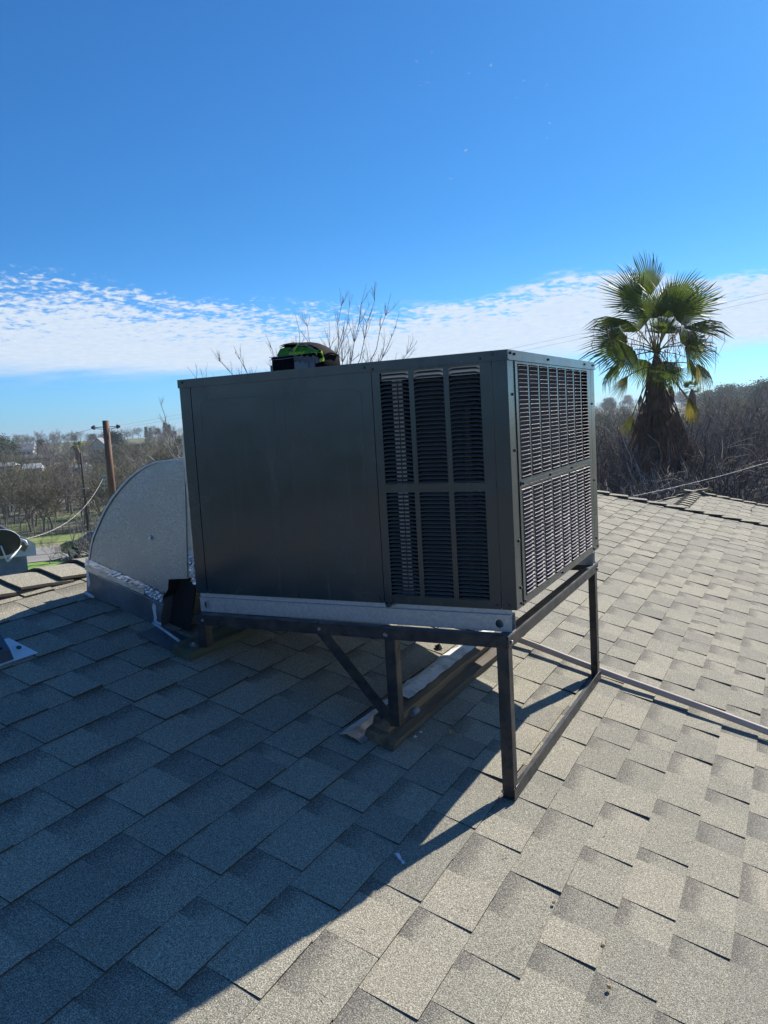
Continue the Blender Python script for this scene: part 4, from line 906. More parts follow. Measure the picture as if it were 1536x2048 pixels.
T_EV = leaf_tree(41, 9, 3.4, 5200, .26, 'round', M_EVER); T_OL = leaf_tree(42, 5, 2.6, 3600, .22, 'round', M_OLIVE); T_CO = leaf_tree(43, 10, 2.4, 3600, .34, 'cone', M_CONIF); T_RU = leaf_tree(44, 10, 5, 5200, .30, 'round', M_EVER); T_RR = leaf_tree(45, 9, 3.6, 2600, .26, 'round', M_RED)

# bare trees on the left: the thicket behind the road, then the hillside
ORD = ['nearest', 'second nearest', 'third nearest', 'fourth nearest', 'fifth nearest', 'sixth nearest', 'seventh nearest', 'eighth nearest', 'ninth nearest', 'tenth nearest', 'eleventh nearest', 'twelfth nearest', 'thirteenth nearest', 'fourteenth nearest', 'fifteenth nearest']
def by_landmark(items, marks, text):
    """items (px, r, ...) -> label for each: its line of sight named by the nearest landmark, ordered by distance"""
    bins = {}
    for it in items: bins.setdefault(min(marks, key=lambda m: abs(m[0] - it[0]))[1], []).append(it)
    out = {}
    for m, L in bins.items():
        for k, it in enumerate(sorted(L, key=lambda q: q[1])): out[id(it)] = text % m + ', ' + ORD[min(k, 14)]
    return out
LM = [(-5, 'the left edge'), (22, 'the satellite dish'), (47, 'the tan house'), (80, 'the dark conifer'), (112, 'the wide skyline tree'), (152, 'the distant palm'), (172, 'the dark pole'), (198, 'the cream house'), (224, 'the red pole'), (250, 'the olive tree'), (290, 'the first skyline conifers'), (335, 'the slim conifers'), (365, 'the unit edge')]
rr = random.Random(101); spots = {'near': [], 'mid': [], 'far': []}
for i in range(48): spots['near'].append((rr.uniform(-30, 300), rr.uniform(67, 98), rr.uniform(.66, .92)))
for i in range(64): spots['mid'].append((rr.uniform(-30, 378), rr.uniform(105, 250), rr.uniform(.75, 1.1)))
for i in range(72): spots['far'].append((rr.uniform(-30, 378), rr.uniform(255, 520), rr.uniform(.8, 1.15)))
keep = [((182, 217), (150, 207)), ((48, 86), (118, 152)), ((25, 68), (200, 250)), ((140, 172), (140, 172))]
for z_, text, grp in (('near', 'bare roadside tree in line with %s', 'bare trees behind the road'), ('mid', 'leafless hillside tree in line with %s', 'leafless trees among the houses'), ('far', 'small upper hillside tree in line with %s', 'bare trees on the upper hillside')):
    L = [q for q in spots[z_] if not any(a < q[0] < b and r0 < q[1] < r1 for (a, b), (r0, r1) in keep)]; lb = by_landmark(L, LM, text)
    for q in L:
        x, y = polar(azpx(q[0]), q[1]); place_tree(rr.choice(TB), 'bare_tree', (x, y, H(x, y)), q[2], rr.uniform(0, 6.28), lb[id(q)], 'tree', grp)
for (px, r_, s, t, l) in ((52, 262, 1.1, TP[0], 'tall pale bare tree with upswept limbs, leftmost on the skyline'), (112, 250, 1.15, TP[1], 'tall bare skyline tree with a wide airy crown'), (95, 200, .85, TP[0], 'pale-limbed bare tree standing above the flat white roof'), (132, 210, .8, TP[1], 'pale bare tree just left of the small distant palm'), (30, 280, .9, TP[1], 'bare skyline tree beside the big dark conifer')):
    x, y = polar(azpx(px), r_); place_tree(t, 'bare_tree', (x, y, H(x, y)), s, rr.uniform(0, 6), l, 'tree')
for (px, base, hpx, tpl, th, r_, nm, l) in ((-8, 0, 70, T_RU, 10, 190, 'evergreen_tree', 'big dark evergreen at the left edge of the skyline'), (80, 0, 48, T_CO, 10, 215, 'conifer', 'dark pointed conifer left of the distant palm'), (226, 0, 50, T_EV, 9, 235, 'evergreen_tree', 'dark spreading evergreen right behind the red pole'),
        (248, 0, 28, T_OL, 5, 215, 'olive_shrub', 'round olive-yellow tree right of the red pole'), (345, 0, 34, T_OL, 5, 180, 'olive_shrub', 'olive-yellow tree beside the unit edge above the duct'), (362, 0, 40, T_EV, 9, 195, 'evergreen_tree', 'dark leafy tree just left of the unit'), (18, 0, 30, T_RR, 9, 170, 'russet_tree', 'round russet tree below the big dark evergreen'),
        (292, 0, 20, T_CO, 10, 420, 'conifer', 'small pointed conifer on the far skyline, leftmost'), (300, 0, 18, T_CO, 10, 430, 'conifer', 'small pointed conifer on the far skyline, second'), (331, 0, 26, T_CO, 10, 400, 'conifer', 'taller slim conifer on the far skyline near the duct'), (338, 0, 22, T_CO, 10, 405, 'conifer', 'slim far conifer beside a taller one'), (315, 0, 16, T_EV, 9, 420, 'evergreen_tree', 'low dark tree clump on the far skyline'), (30, 0, 36, T_OL, 5, 128, 'olive_shrub', 'olive tree in the thicket under the small tan house'), (68, 0, 22, T_EV, 9, 190, 'evergreen_tree', 'dark round tree beside the white-roofed tan house'), (108, 0, 30, T_OL, 5, 140, 'olive_shrub', 'olive-green tree in the thicket left of the dark pole'), (134, 0, 20, T_EV, 9, 230, 'evergreen_tree', 'dark green tree left of the distant palm crown'), (184, 0, 20, T_EV, 9, 195, 'evergreen_tree', 'dark green tree left of the cream house'), (272, 0, 30, T_EV, 9, 210, 'evergreen_tree', 'dark green tree right of the olive-yellow one'), (315, 0, 32, T_OL, 5, 170, 'olive_shrub', 'olive shrub just above the duct curve'), (288, 0, 24, T_EV, 9, 260, 'evergreen_tree', 'green tree on the upper slope above the duct'), (147, 0, 14, T_EV, 9, 430, 'evergreen_tree', 'low far tree clump above the green field'), (185, 0, 15, T_EV, 9, 440, 'evergreen_tree', 'dark far tree left of the pole top')):
    x, y = polar(azpx(px), r_); hgt = hpx * r_ / FOC; s = hgt / th
    place_tree(tpl, nm, (x, y, H(x, y)), s * 1.05, rr.uniform(0, 6), l, 'tree')
# field on the far hill
mb = MB(); 
ground_sheet('field', [350, 365, 380, 395], [azpx(205) + i * (azpx(150) - azpx(205)) / 8 for i in range(9)], M_VERGE, 0.35)

# thicket on the right beyond the roof
rr = random.Random(55)
def px_of(az_): return min(range(1150, 1600, 5), key=lambda p: abs(azpx(p) - az_))
LR = [(1185, 'the back edge of the unit'), (1225, 'the left palm leaves'), (1265, 'the left skirt of the palm'), (1315, 'the palm trunk'), (1355, 'the right skirt of the palm'), (1390, 'the small palm'), (1440, 'the skyline hump'), (1480, 'the rising pale cable'), (1521, 'the transmission tower'), (1560, 'the right edge')]
TR_ = [as_template(branch_tree(s, 5.0, 1.05, 5, 0, .08, trunk_frac=.12, upright=.35, nb=(3, 5), curl=.25, minr=.0045), M_TWIGD, M_TWIGM, 't', 5.0) for s in (35, 36)]
TF = [as_template(branch_tree(s, 5.0, 1.15, 4, 0, .10, trunk_frac=.10, upright=.30, nb=(4, 6), curl=.30, minr=.0060), M_BARK, mt, 't', 5.0) for s, mt in ((61, M_TWIG), (62, M_TWIGD), (63, M_TWIGM))]
def skyl(px):  return float(np.interp(px, [1180, 1240, 1300, 1380, 1420, 1460, 1536], [.35, .25, .0, .1, .45, .85, .7]))
L = []
for i in range(74): r_ = 14 + 28 * rr.random(); px = rr.uniform(1170, 1580); L.append((px, r_, rr.random()))
lb = by_landmark(L, LR, 'tangled bare shrub in line with %s')
for q in L:
    px, r_, k = q; x, y = polar(azpx(px), r_); z = H(x, y); top = CAM.z + r_ * math.tan(R(skyl(px) - 1.9 + 1.7 * k - (1.3 if r_ < 22 else 0))); s = max(.45, (top - z) / 5.0)
    place_tree((rr.choice(TF) if r_ < 23 else rr.choice(TD[:3] + TR_)), 'bare_shrub', (x, y, z), s * .92, rr.uniform(0, 6.28), lb[id(q)], 'shrub', 'leafless thicket beyond the roof', sz=s)
L = [(rr.uniform(1170, 1580), rr.uniform(50, 170), rr.random()) for i in range(44)]; lb = by_landmark(L, LR, 'grey bare tree in line with %s')
for q in L:
    px, r_, k = q; x, y = polar(azpx(px), r_); z = H(x, y); top = CAM.z + r_ * math.tan(R(skyl(px) - .9 + 1.0 * k)); s = max(.6, (top - z) / 6.0)
    place_tree(rr.choice(TB), 'bare_tree', (x, y, z), s, rr.uniform(0, 6.28), lb[id(q)], 'tree', 'bare trees behind the thicket')
for (px, r_, el_, t, th, nm, l) in ((1215, 90, .25, TB[2], 6, 'bare_tree', 'lichen-green bare tree between the unit and the big palm'), (1240, 60, -.1, TB[4], 6, 'bare_tree', 'lichen-green bare tree behind the left skirt of the palm'), (1205, 55, -.3, TB[2], 6, 'bare_tree', 'greenish bare tree right beside the back edge of the unit'), (1455, 330, .85, T_EV, 9, 'evergreen_tree', 'dark tree on the right skyline hump'), (1500, 300, .75, T_RU, 10, 'evergreen_tree', 'broad dark tree on the right skyline'), (1540, 260, 1.0, T_EV, 9, 'evergreen_tree', 'dark tree at the right edge of the skyline'), (1420, 360, .55, T_EV, 9, 'evergreen_tree', 'lower skyline tree right of the palm skirt'), (1395, 380, .4, T_RU, 10, 'evergreen_tree', 'small skyline tree beside the distant palm')):
    x, y = polar(azpx(px), r_); z = H(x, y); s = (CAM.z + r_ * math.tan(R(el_)) - z) / th; place_tree(t, nm, (x, y, z), s, rr.uniform(0, 6), l, 'tree')
L = [(rr.uniform(1170, 1560), rr.uniform(380, 720), 0) for i in range(40)]; lb = by_landmark(L, LR, 'far wooded hill tree in line with %s')
for q in L:
    x, y = polar(azpx(q[0]), q[1]); place_tree(rr.choice(TB + [T_EV]), 'hill_tree', (x, y, H(x, y)), rr.uniform(1.0, 1.5), rr.uniform(0, 6), lb[id(q)], 'tree', 'trees on the right hill')

# bare tree behind the unit, its shoots over the lid
def shoot_tree(seed, tips, fork, trunk_base, name, label, mat, r0=.05, sub=7, tw=.0045):
    """limbs grown from one fork to the given crown points, with side shoots"""
    rr = random.Random(seed); r_ = root(name, trunk_base, label, 'tree'); tr = MB()
    b = Vector(trunk_base); f = Vector(fork); tr.tube([b, b.lerp(f, .5) + Vector((.05, .03, 0)), f], [r0 * 1.9, r0 * 1.5, r0 * 1.2], 8); tr.build('trunk', M_BARK, r_)
    for tp in tips:
        tp = Vector(tp); mb = MB(); pts = [f]; n = 9; mid = f.lerp(tp, .5) + Vector((tp.x - f.x, tp.y - f.y, 0)) * .22 + Vector((0, 0, -.1))
        for i in range(1, n + 1):
            t = i / n; q = f * (1 - t) ** 2 + mid * 2 * t * (1 - t) + tp * t * t; pts.append(q + Vector((rr.gauss(0, .025), rr.gauss(0, .025), rr.gauss(0, .02))))
        rads = [r0 * (1 - i / n) ** 1.1 * .75 + tw for i in range(n + 1)]; mb.tube(pts, rads, 5)
        Ltot = (tp - f).length
        for k in range(sub):
            i0 = rr.randint(2, n - 1); p = pts[i0]; d = (pts[i0 + 1] - pts[i0]).normalized(); a_ = rr.uniform(0, 6.28); o1 = d.orthogonal().normalized(); o2 = d.cross(o1); an = R(rr.uniform(22, 55))
            nd = (d * math.cos(an) + (o1 * math.cos(a_) + o2 * math.sin(a_)) * math.sin(an) + Vector((0, 0, .25))).normalized(); L = Ltot * rr.uniform(.12, .34) * (1.25 - i0 / n); q = [p]; cur = nd
            for j in range(5): cur = (cur + Vector((rr.gauss(0, .10), rr.gauss(0, .10), .06 + rr.gauss(0, .06)))).normalized(); q.append(q[-1] + cur * L / 5)
            mb.tube(q, [rads[i0] * .55 * (1 - j / 5) + tw * .75 for j in range(6)], 4)
            for m_ in range(rr.randint(2, 5)):
                j0 = rr.randint(1, 4); dd = (cur + Vector((rr.gauss(0, .5), rr.gauss(0, .5), rr.gauss(0, .3) + .15))).normalized(); l2 = L * rr.uniform(.18, .42); e = q[j0]
                mb.tube([e, e + dd * l2 * .5 + Vector((0, 0, .01)), e + dd * l2 + Vector((0, 0, .04))], [tw * .9, tw * .7, tw * .5], 3)
        mb.build('limb', mat, r_)
    return r_
def at(px, py, r_): d = ray(px, py); k = r_ / math.hypot(d.x, d.y); return CAM + d * k
shoot_tree(1, [at(372, 735, 15), at(430, 700, 14.6), at(465, 690, 14), at(535, 668, 14.4), at(590, 625, 14.2), at(610, 620, 14.8), at(660, 640, 14.0), at(680, 575, 14.3), at(700, 575, 14.8), at(728, 565, 14.2), at(752, 560, 14.5), at(783, 590, 14.0), at(800, 622, 14.2), at(822, 672, 14.6), at(770, 690, 14.1)],
           at(640, 900, 14.3), (at(640, 900, 14.3).x, at(640, 900, 14.3).y, -4.6), 'bare_tree', 'leafless tree rising behind the unit with thin shoots over its lid', M_TWIG, r0=.017, sub=16, tw=.0026)
shoot_tree(2, [at(318, 790, 13), at(330, 845, 12.4), at(316, 852, 12), at(318, 832, 13), at(275, 887, 12), at(232, 895, 12.5), at(240, 905, 12)], at(400, 960, 12.5), (at(400, 960, 12.5).x, at(400, 960, 12.5).y, -4.6), 'bare_tree', 'pale leafless branches reaching left over the duct elbow', M_TWIG, r0=.014, sub=9, tw=.0026)
shoot_tree(3, [at(134, 1040, 11), at(150, 1020, 11.5), at(160, 1008, 11.5), at(128, 1080, 11), at(112, 1100, 11), at(150, 1062, 10.5), at(185, 1000, 11.5), at(172, 1075, 11)], at(196, 1125, 11.2), (at(196, 1125, 11.2).x, at(196, 1125, 11.2).y, -4.7), 'bare_tree', 'pale leafless twigs just above the ridge at the left of the duct', M_TWIG, r0=.014, sub=9, tw=.0026)

# ------------------------------------------------------------------ the fan palm
def fan_mesh(name, seed, N=38, span=150, Rr=1.0, droop=.25, cup=.25, mat=M_PALM, fused=.52, ragged=.08, fold=0.0):
    rr = random.Random(seed); mb = MB(); hs = R(span)
    for i in range(N):
        a0 = -hs + 2 * hs * i / N; a1 = -hs + 2 * hs * (i + 1) / N; am = (a0 + a1) / 2; k = (1 - .28 * (abs(am) / hs) ** 2) * Rr * rr.uniform(1 - ragged, 1.0); zf = .012
        def pt(r_, a, up_=0):
            x = r_ * math.sin(a); y_ = r_ * math.cos(a); t = r_ / Rr
            z = -cup * t * t * Rr * .5 - droop * max(0, t - fused) ** 1.7 * Rr * 1.6 + up_
            if fold: z -= fold * abs(x) * 1.0; x *= (1 - .35 * fold)
            return (x, y_, z)
        fz = fused * rr.uniform(.92, 1.08); tipa = am + rr.gauss(0, .035); dz = rr.uniform(-.06, .02)
        vs = [pt(.04 * Rr, a0), pt(.04 * Rr, am, .004), pt(.04 * Rr, a1), pt(fz * .5 * k, a0), pt(fz * .5 * k, am, zf), pt(fz * .5 * k, a1), pt(fz * k, a0 + (am - a0) * .05), pt(fz * k, am, zf), pt(fz * k, a1 + (am - a1) * .05)]
        w = hs / N * fz * k
        m1 = pt((fz + (1 - fz) * .5) * k, am + (tipa - am) * .5, 0); q1 = pt((fz + (1 - fz) * .5) * k, am - (am - a0) * .36, -.004); q2 = pt((fz + (1 - fz) * .5) * k, am + (am - a0) * .36, -.004); tp = pt(k, tipa, dz)
        vs += [q1, (m1[0], m1[1], m1[2] + .008), q2, tp]
        mb.add(vs, [(0, 1, 4, 3), (1, 2, 5, 4), (3, 4, 7, 6), (4, 5, 8, 7), (6, 7, 10, 9), (7, 8, 11, 10), (9, 10, 12), (10, 11, 12)])
    return mb.mesh(name, mat)
FG = [fan_mesh('blade', 1, mat=M_PALM, span=66, droop=.25, cup=.3, N=30, ragged=.18), fan_mesh('blade', 2, mat=M_PALM, span=72, droop=.9, cup=.45, N=32, ragged=.22), fan_mesh('blade', 3, mat=M_PALM, span=46, droop=.7, cup=.25, fold=.6, N=26, ragged=.2), fan_mesh('blade', 7, mat=M_PALM, span=44, droop=.15, cup=.1, fold=.25, N=26, ragged=.12)]
FY = [fan_mesh('blade', 4, mat=M_PALMY, span=42, droop=.7, cup=.5, fold=.7, N=26, ragged=.25), fan_mesh('blade', 8, mat=M_PALMY, span=36, droop=.4, cup=.3, fold=.4, N=24, ragged=.25)]
FD = [fan_mesh('blade', 5, mat=M_PALMD, span=55, N=26, droop=.8, cup=.6, fold=.9, ragged=.3), fan_mesh('blade', 6, mat=M_PALMD, span=40, N=20, droop=.5, cup=.5, fold=.7, ragged=.35)]
def frond(parent, heart, hub, tipdir, size, me, roll=0.0, pet=.016, face=None):
    """petiole from heart to hub, blade opening from the hub along tipdir; face = the way its upper side looks"""
    heart = Vector(heart); hub = Vector(hub); td = Vector(tipdir).normalized(); L = (hub - heart).length
    o = bpy.data.objects.new('frond', me); COL.objects.link(o); o.parent = parent; fc = Vector(face) if face is not None else Vector((0, 0, 1))
    zx = (fc - td * fc.dot(td)); zx = zx.normalized() if zx.length > 1e-4 else td.orthogonal().normalized(); xx = td.cross(zx)
    m = Matrix((xx, td, zx)).transposed().to_4x4(); m = m @ Matrix.Rotation(roll, 4, 'Y'); m = m @ Matrix.Diagonal((size, size, size, 1)); m.translation = hub - org(parent)
    o.matrix_local = m; ORG[o.name] = hub
    mid = heart.lerp(hub, .55) + Vector((0, 0, .10 * L))
    mb = MB(); pts = [heart * (1 - t) ** 2 + mid * 2 * t * (1 - t) + (hub + td * .04) * t * t for t in (0, .2, .4, .6, .8, 1)]
    po = mb.tube(pts, [pet * 1.7, pet * 1.3, pet * 1.1, pet, pet * .9, pet * .6], 5).build('petiole', M_PETI if me not in FD else M_PALMD, parent)
    return o
RP_PALM = 25.0
hx = at(1313, 705, RP_PALM); ax = Vector((C_R.x, C_R.y, 0)).normalized(); fwd = Vector((C_F.x, C_F.y, 0)).normalized(); MPX = RP_PALM / FOC * 1.0
gz = H(hx.x, hx.y)
palm = root('fan_palm', (hx.x, hx.y, gz), 'tall fan palm with a green crown and a skirt of dead fronds', 'palm tree')
tk = MB(); tk.tube([(hx.x, hx.y, gz - .3), (hx.x, hx.y, hx.z - 2.6), (hx.x, hx.y, hx.z - 1.2), (hx.x, hx.y, hx.z - .4), (hx.x, hx.y, hx.z + .0)], [.22, .24, .24, .16, .07], 14); tk.build('trunk', M_PTRUNK, palm)
def loc(dx, dy, dz=0): # metres right, up, towards the far side, from the palm heart
    return hx + ax * dx + Vector((0, 0, dy)) + fwd * dz
def pxo(px, py, dz=0): q = at(px, py, RP_PALM); d = q - hx; return loc(d.dot(ax), d.z, dz)
spec = [ # hub px, py, depth, tip px, py, depth, size(px radius), mesh, facing: -1 the camera, +1 away, 0 up
    (1303, 592, .15, 1298, 505, .25, 90, 3, -1), (1283, 602, .55, 1255, 546, .9, 60, 3, 0), (1345, 600, .5, 1380, 543, .9, 64, 3, 0),
    (1270, 614, -.3, 1205, 560, -.6, 82, 0, -1), (1285, 642, -.55, 1218, 602, -1.0, 74, 1, -1), (1262, 642, .3, 1185, 622, .4, 76, 2, 0),
    (1340, 612, -.25, 1400, 560, -.5, 80, 0, -1), (1358, 626, .0, 1452, 566, .0, 104, 3, -1), (1336, 642, -.6, 1388, 604, -1.0, 62, 1, -1),
    (1302, 642, -.65, 1282, 578, -1.0, 68, 1, -1), (1325, 640, -.4, 1334, 585, -.7, 66, 0, -1), (1378, 652, .2, 1462, 620, .3, 88, 2, 0),
    (1366, 692, -.3, 1434, 700, -.5, 72, 1, -1), (1374, 682, .25, 1440, 656, .4, 62, 0, -1), (1250, 690, -.1, 1163, 690, -.3, 88, 1, -1),
    (1256, 702, -.4, 1180, 738, -.8, 80, 0, -1), (1262, 676, .4, 1182, 656, .6, 74, 3, -1), (1312, 724, -.5, 1322, 780, -.9, 55, 1, -1),
    (1300, 720, .2, 1272, 766, .3, 52, 1, -1), (1288, 660, .8, 1250, 612, 1.2, 66, 1, 0), (1342, 662, .8, 1382, 622, 1.2, 62, 1, 0), (1312, 668, -.45, 1318, 632, -.8, 50, 1, -1), (1240, 722, .3, 1190, 765, .4, 62, 2, 0), (1392, 712, .2, 1432, 752, .3, 58, 2, 0), (1335, 735, -.3, 1352, 778, -.5, 50, 1, -1)]
for (a, b, dz, c_, d_, dz2, szp, mi, fc) in spec:
    hub = pxo(a, b, dz); tip = pxo(c_, d_, dz2); face = (-fwd * (1 if fc == -1 else .25) + Vector((0, 0, .45 if fc == -1 else 1)))
    frond(palm, loc(rr.uniform(-.06, .06), rr.uniform(-.1, .1), rr.uniform(-.06, .06)), hub, tip - hub, szp * MPX * rr.uniform(1.05, 1.18), FG[mi], face=face)
for (a, b, dz, c_, d_, dz2, szp, mi) in ((1400, 725, -.1, 1460, 775, -.2, 72, 0), (1375, 795, -.3, 1400, 850, -.4, 62, 1), (1248, 752, -.1, 1215, 800, -.2, 55, 0), (1255, 830, -.2, 1240, 880, -.3, 50, 1), (1392, 800, .2, 1420, 855, .2, 55, 1)):
    hub = pxo(a, b, dz); tip = pxo(c_, d_, dz2); frond(palm, loc(0, -.35, 0), hub, tip - hub, szp * MPX, FY[mi], face=-fwd + Vector((0, 0, .4)))
rr = random.Random(66)
for i in range(120):
    t = rr.random() ** .7; an = rr.uniform(0, 6.283); z0 = -.35 - 3.1 * t; k = .22 + .95 * t ** .8; d = ax * math.cos(an) + fwd * math.sin(an)
    st_ = loc(0, z0 * .5 - .1, 0) + d * .22; hub = loc(0, z0 - .25, 0) + d * k * rr.uniform(.55, 1.05); td = d * rr.uniform(.12, .55) + Vector((0, 0, -1))
    frond(palm, st_, hub, td, rr.uniform(.45, .85), FD[i % 2], face=d + Vector((0, 0, .3)), pet=.012)
# loose dead strips hanging from the crown
mb = MB()
for i in range(150):
    an = rr.uniform(0, 6.283); d = ax * math.cos(an) + fwd * math.sin(an); p = loc(0, rr.uniform(-.3, .9), 0) + d * rr.uniform(.4, 1.75); L = rr.uniform(.25, .8); w = rr.uniform(.006, .015); q = []
    for j in range(5): q.append(p + Vector((0, 0, -L * j / 4)) + d * .05 * math.sin(j * 1.3 + i) + ax * .06 * math.sin(j + i * 2))
    vs = []
    for j, e in enumerate(q): ww = w * (1 - j / 5); vs += [e - ax * ww, e + ax * ww]
    mb.add(vs, [(2 * j, 2 * j + 1, 2 * j + 3, 2 * j + 2) for j in range(4)])
o = mb.build('dead_strips', M_PALMD, palm); o['kind'] = 'stuff'

def small_palm(px, py, r_, spx, label):
    h = at(px, py, r_); g = H(h.x, h.y); s = spx * r_ / FOC; p = root('fan_palm', (h.x, h.y, g), label, 'palm tree')
    MB().tube([(h.x, h.y, g - .3), (h.x, h.y, h.z - s)], [s * .14, s * .14], 8).build('trunk', M_PTRUNK, p)
    sk = MB(); sk.tube([(h.x, h.y, h.z - s * 2.6), (h.x, h.y, h.z - s * 1.8), (h.x, h.y, h.z - s * .7), (h.x, h.y, h.z)], [s * .20, s * .42, s * .36, s * .1], 9); sk.build('skirt', M_PALMD, p)
    rr = random.Random(int(px))
    for i in range(26):
        a_ = rr.uniform(0, 6.283); e = rr.uniform(-.5, 1.2); d = Vector((math.cos(a_) * math.cos(e), math.sin(a_) * math.cos(e), math.sin(e))); hub = h + d * s * .42
        o = bpy.data.objects.new('frond', FG[i % 3]); COL.objects.link(o); o.parent = p; td = d; zx = Vector((0, 0, 1)) + Vector((rr.gauss(0, .3), rr.gauss(0, .3), 0)); zx = (zx - td * zx.dot(td)).normalized(); xx = td.cross(zx)
        m = Matrix((xx, td, zx)).transposed().to_4x4() @ Matrix.Diagonal((s * .62, s * .62, s * .62, 1)); m.translation = hub - org(p); o.matrix_local = m
small_palm(154, 893, 150, 13, 'small distant palm on a thin trunk beside the dark pole'); small_palm(1384, 778, 75, 20, 'small palm peeking out at the right of the big palm skirt')

# ------------------------------------------------------------------ poles and wires
def pole(px, ptop, r_, rad, mat, label, lean=0):
    top = at(px, ptop, r_); g = H(top.x, top.y); p = root('utility_pole', (top.x, top.y, g), label, 'utility pole')
    MB().tube([(top.x, top.y, g - .5), (top.x, top.y, (g + top.z) / 2), (top.x, top.y, top.z)], [rad * 1.25, rad * 1.12, rad], 14).build('post', mat, p); return p, top
p1, t1 = pole(211, 841, 37, 0.135, M_POLE, 'red-brown wooden utility pole with two black insulators behind the duct')
side = Vector((C_R.x, C_R.y, 0)).normalized()
for (sg, px_, py_) in ((-1, 190, 855), (1, 233, 853)):
    q = at(px_, py_, 37); mb = MB(); mb.tube([(t1.x, t1.y, q.z), tuple(q)], .018, 6); mb.tube([(t1.x, t1.y, q.z - .12), tuple(q + Vector((0, 0, -.04)))], .014, 6); mb.build('bracket', M_WIREB, p1)
    mb = MB()
    for k in range(3): c = q + side * sg * (.02 + .05 * k); mb.tube([c, c + side * sg * .03], [.11 - .02 * k, .09 - .02 * k], 12)
    mb.build('insulator', material('black_insulator', (0.02, 0.02, 0.025), 0.3), p1)
q = at(208, 965, 36.8); mb = MB()
for k in range(4): mb.tube([q + Vector((0, 0, .32 - .18 * k)) - side * .08, q + Vector((0, 0, .32 - .18 * k)) + side * .12], .035, 8)
mb.tube([q + Vector((0, 0, .4)), q + Vector((0, 0, -.4))], .02, 6); mb.build('wire_clamps', M_WIREW, p1)
p2, t2 = pole(161, 905, 66, 0.08, M_POLED, 'thin dark utility pole beyond the road at the left')
mb = MB(); c = at(168, 977, 65.8); mb.tube([c - side * .1, c + side * .35], .05, 6); mb.build('wire_clamps', M_WIREW, p2)
def wire(name, a, b, sag, rad, mat, label, grp=None, n=26, twist=0.0):
    a = Vector(a); b = Vector(b); pts = []
    for i in range(n + 1): t = i / n; pts.append(a.lerp(b, t) + Vector((0, 0, -sag * 4 * t * (1 - t))))
    mb = MB()
    if twist:
        m_ = 150; pa = []; pb = []
        for i in range(m_ + 1):
            t = i / m_; c = a.lerp(b, t) + Vector((0, 0, -sag * 4 * t * (1 - t))); an = i * 1.1; o_ = (side * math.cos(an) + Vector((0, 0, 1)) * math.sin(an)) * rad * .8; pa.append(c + o_); pb.append(c - o_)
        mb.tube(pa, rad, 5); mb.tube(pb, rad, 5)
    else: mb.tube(pts, rad, 5)
    return tag(mb.build(name, mat), label, 'wire', grp)
wire('power_line', at(233, 852, 37), at(1900, 505, 24), .15, .0024, M_WIREB, 'upper thin power line from the red pole over the unit to the right', 'power lines from the red pole')
wire('power_line', at(233, 858, 37), at(1900, 518, 23), .15, .0024, M_WIREB, 'lower thin power line from the red pole over the unit to the right', 'power lines from the red pole')
wire('power_line', at(190, 856, 37), at(-300, 935, 60), .4, .006, M_WIREB, 'thin power line leaving the red pole to the left', 'power lines from the red pole')
wire('service_cable', at(206, 957, 36.8), at(-60, 1084, 15.5), 0.75, .0050, M_WIREW, 'pale twisted service cable sagging from the red pole to the neighbouring house', twist=1)
wire('service_cable', at(1262, 993, 9.0), at(1900, 775, 14), .16, .0022, M_WIREW, 'pale twisted cable rising to the right above the far hip', twist=1)
for i, (ya, yb, rr_) in enumerate(((995, 985, 60), (1110, 1075, 20), (1130, 1092, 18), (1086, 1058, 22))):
    wire('telephone_line', at(-80, ya + 12, rr_), at(420, yb - 16, rr_ + 4), .12, .007 if rr_ < 30 else .02, M_WIREB, ['faint dark line crossing the thicket behind the road', 'dark line crossing in front of the road, middle of three', 'dark line just above the ridge, lowest of three', 'dark line across the road, highest of three'][i], 'dark lines at the left')

# ------------------------------------------------------------------ thin winter haze in the valley
hz = MB(); hz.box((-1500, -700, -40), (1500, 1500, 14)); hzm = bpy.data.materials.new('haze'); hzm.use_nodes = True
for n_ in list(hzm.node_tree.nodes): hzm.node_tree.nodes.remove(n_)
pvn = hzm.node_tree.nodes.new('ShaderNodeVolumePrincipled'); pvn.inputs['Color'].default_value = (0.72, 0.84, 1.0, 1); pvn.inputs['Density'].default_value = 0.00035; pvn.inputs['Anisotropy'].default_value = 0.3
hzo = hzm.node_tree.nodes.new('ShaderNodeOutputMaterial'); hzm.node_tree.links.new(pvn.outputs[0], hzo.inputs['Volume'])
ho = hz.build('haze', hzm); ho['kind'] = 'stuff'

# ------------------------------------------------------------------ neighbouring house with the satellite dish
nb = at(20, 1100, 17); nv = root('neighbour_house', (nb.x, nb.y, -4.5), 'blue-grey neighbouring house with a low grey roof behind the ridge', 'house')
u = side; w = fwd
def NP(px, py, r_=17, dz=0): return at(px, py, r_) + w * dz
M_SID = material('blue_grey_siding', (0.16, 0.22, 0.28), 0.7, var=0.15, vscale=6); M_NRF = material('grey_roofing', (0.19, 0.18, 0.18), 0.9, var=0.2, vscale=3); M_TRM = material('pale_blue_trim', (0.55, 0.66, 0.70), 0.7, var=.08)
c1 = NP(53, 1110); wx = c1 - side * 7; zt_ = c1.z
mb = MB(); vs = [Vector((c1.x, c1.y, -4.6)), Vector((wx.x, wx.y, -4.6)), Vector((wx.x, wx.y, zt_)), Vector((c1.x, c1.y, zt_))]; wN = Vector((ray(20, 1100).x, ray(20, 1100).y, 0)).normalized() - side * .30
vs += [v + wN * 7 for v in vs]
mb.add(vs, [(0, 1, 2, 3), (4, 7, 6, 5), (0, 3, 7, 4), (1, 5, 6, 2), (3, 2, 6, 7)]); mb.build('wall', M_SID, nv)
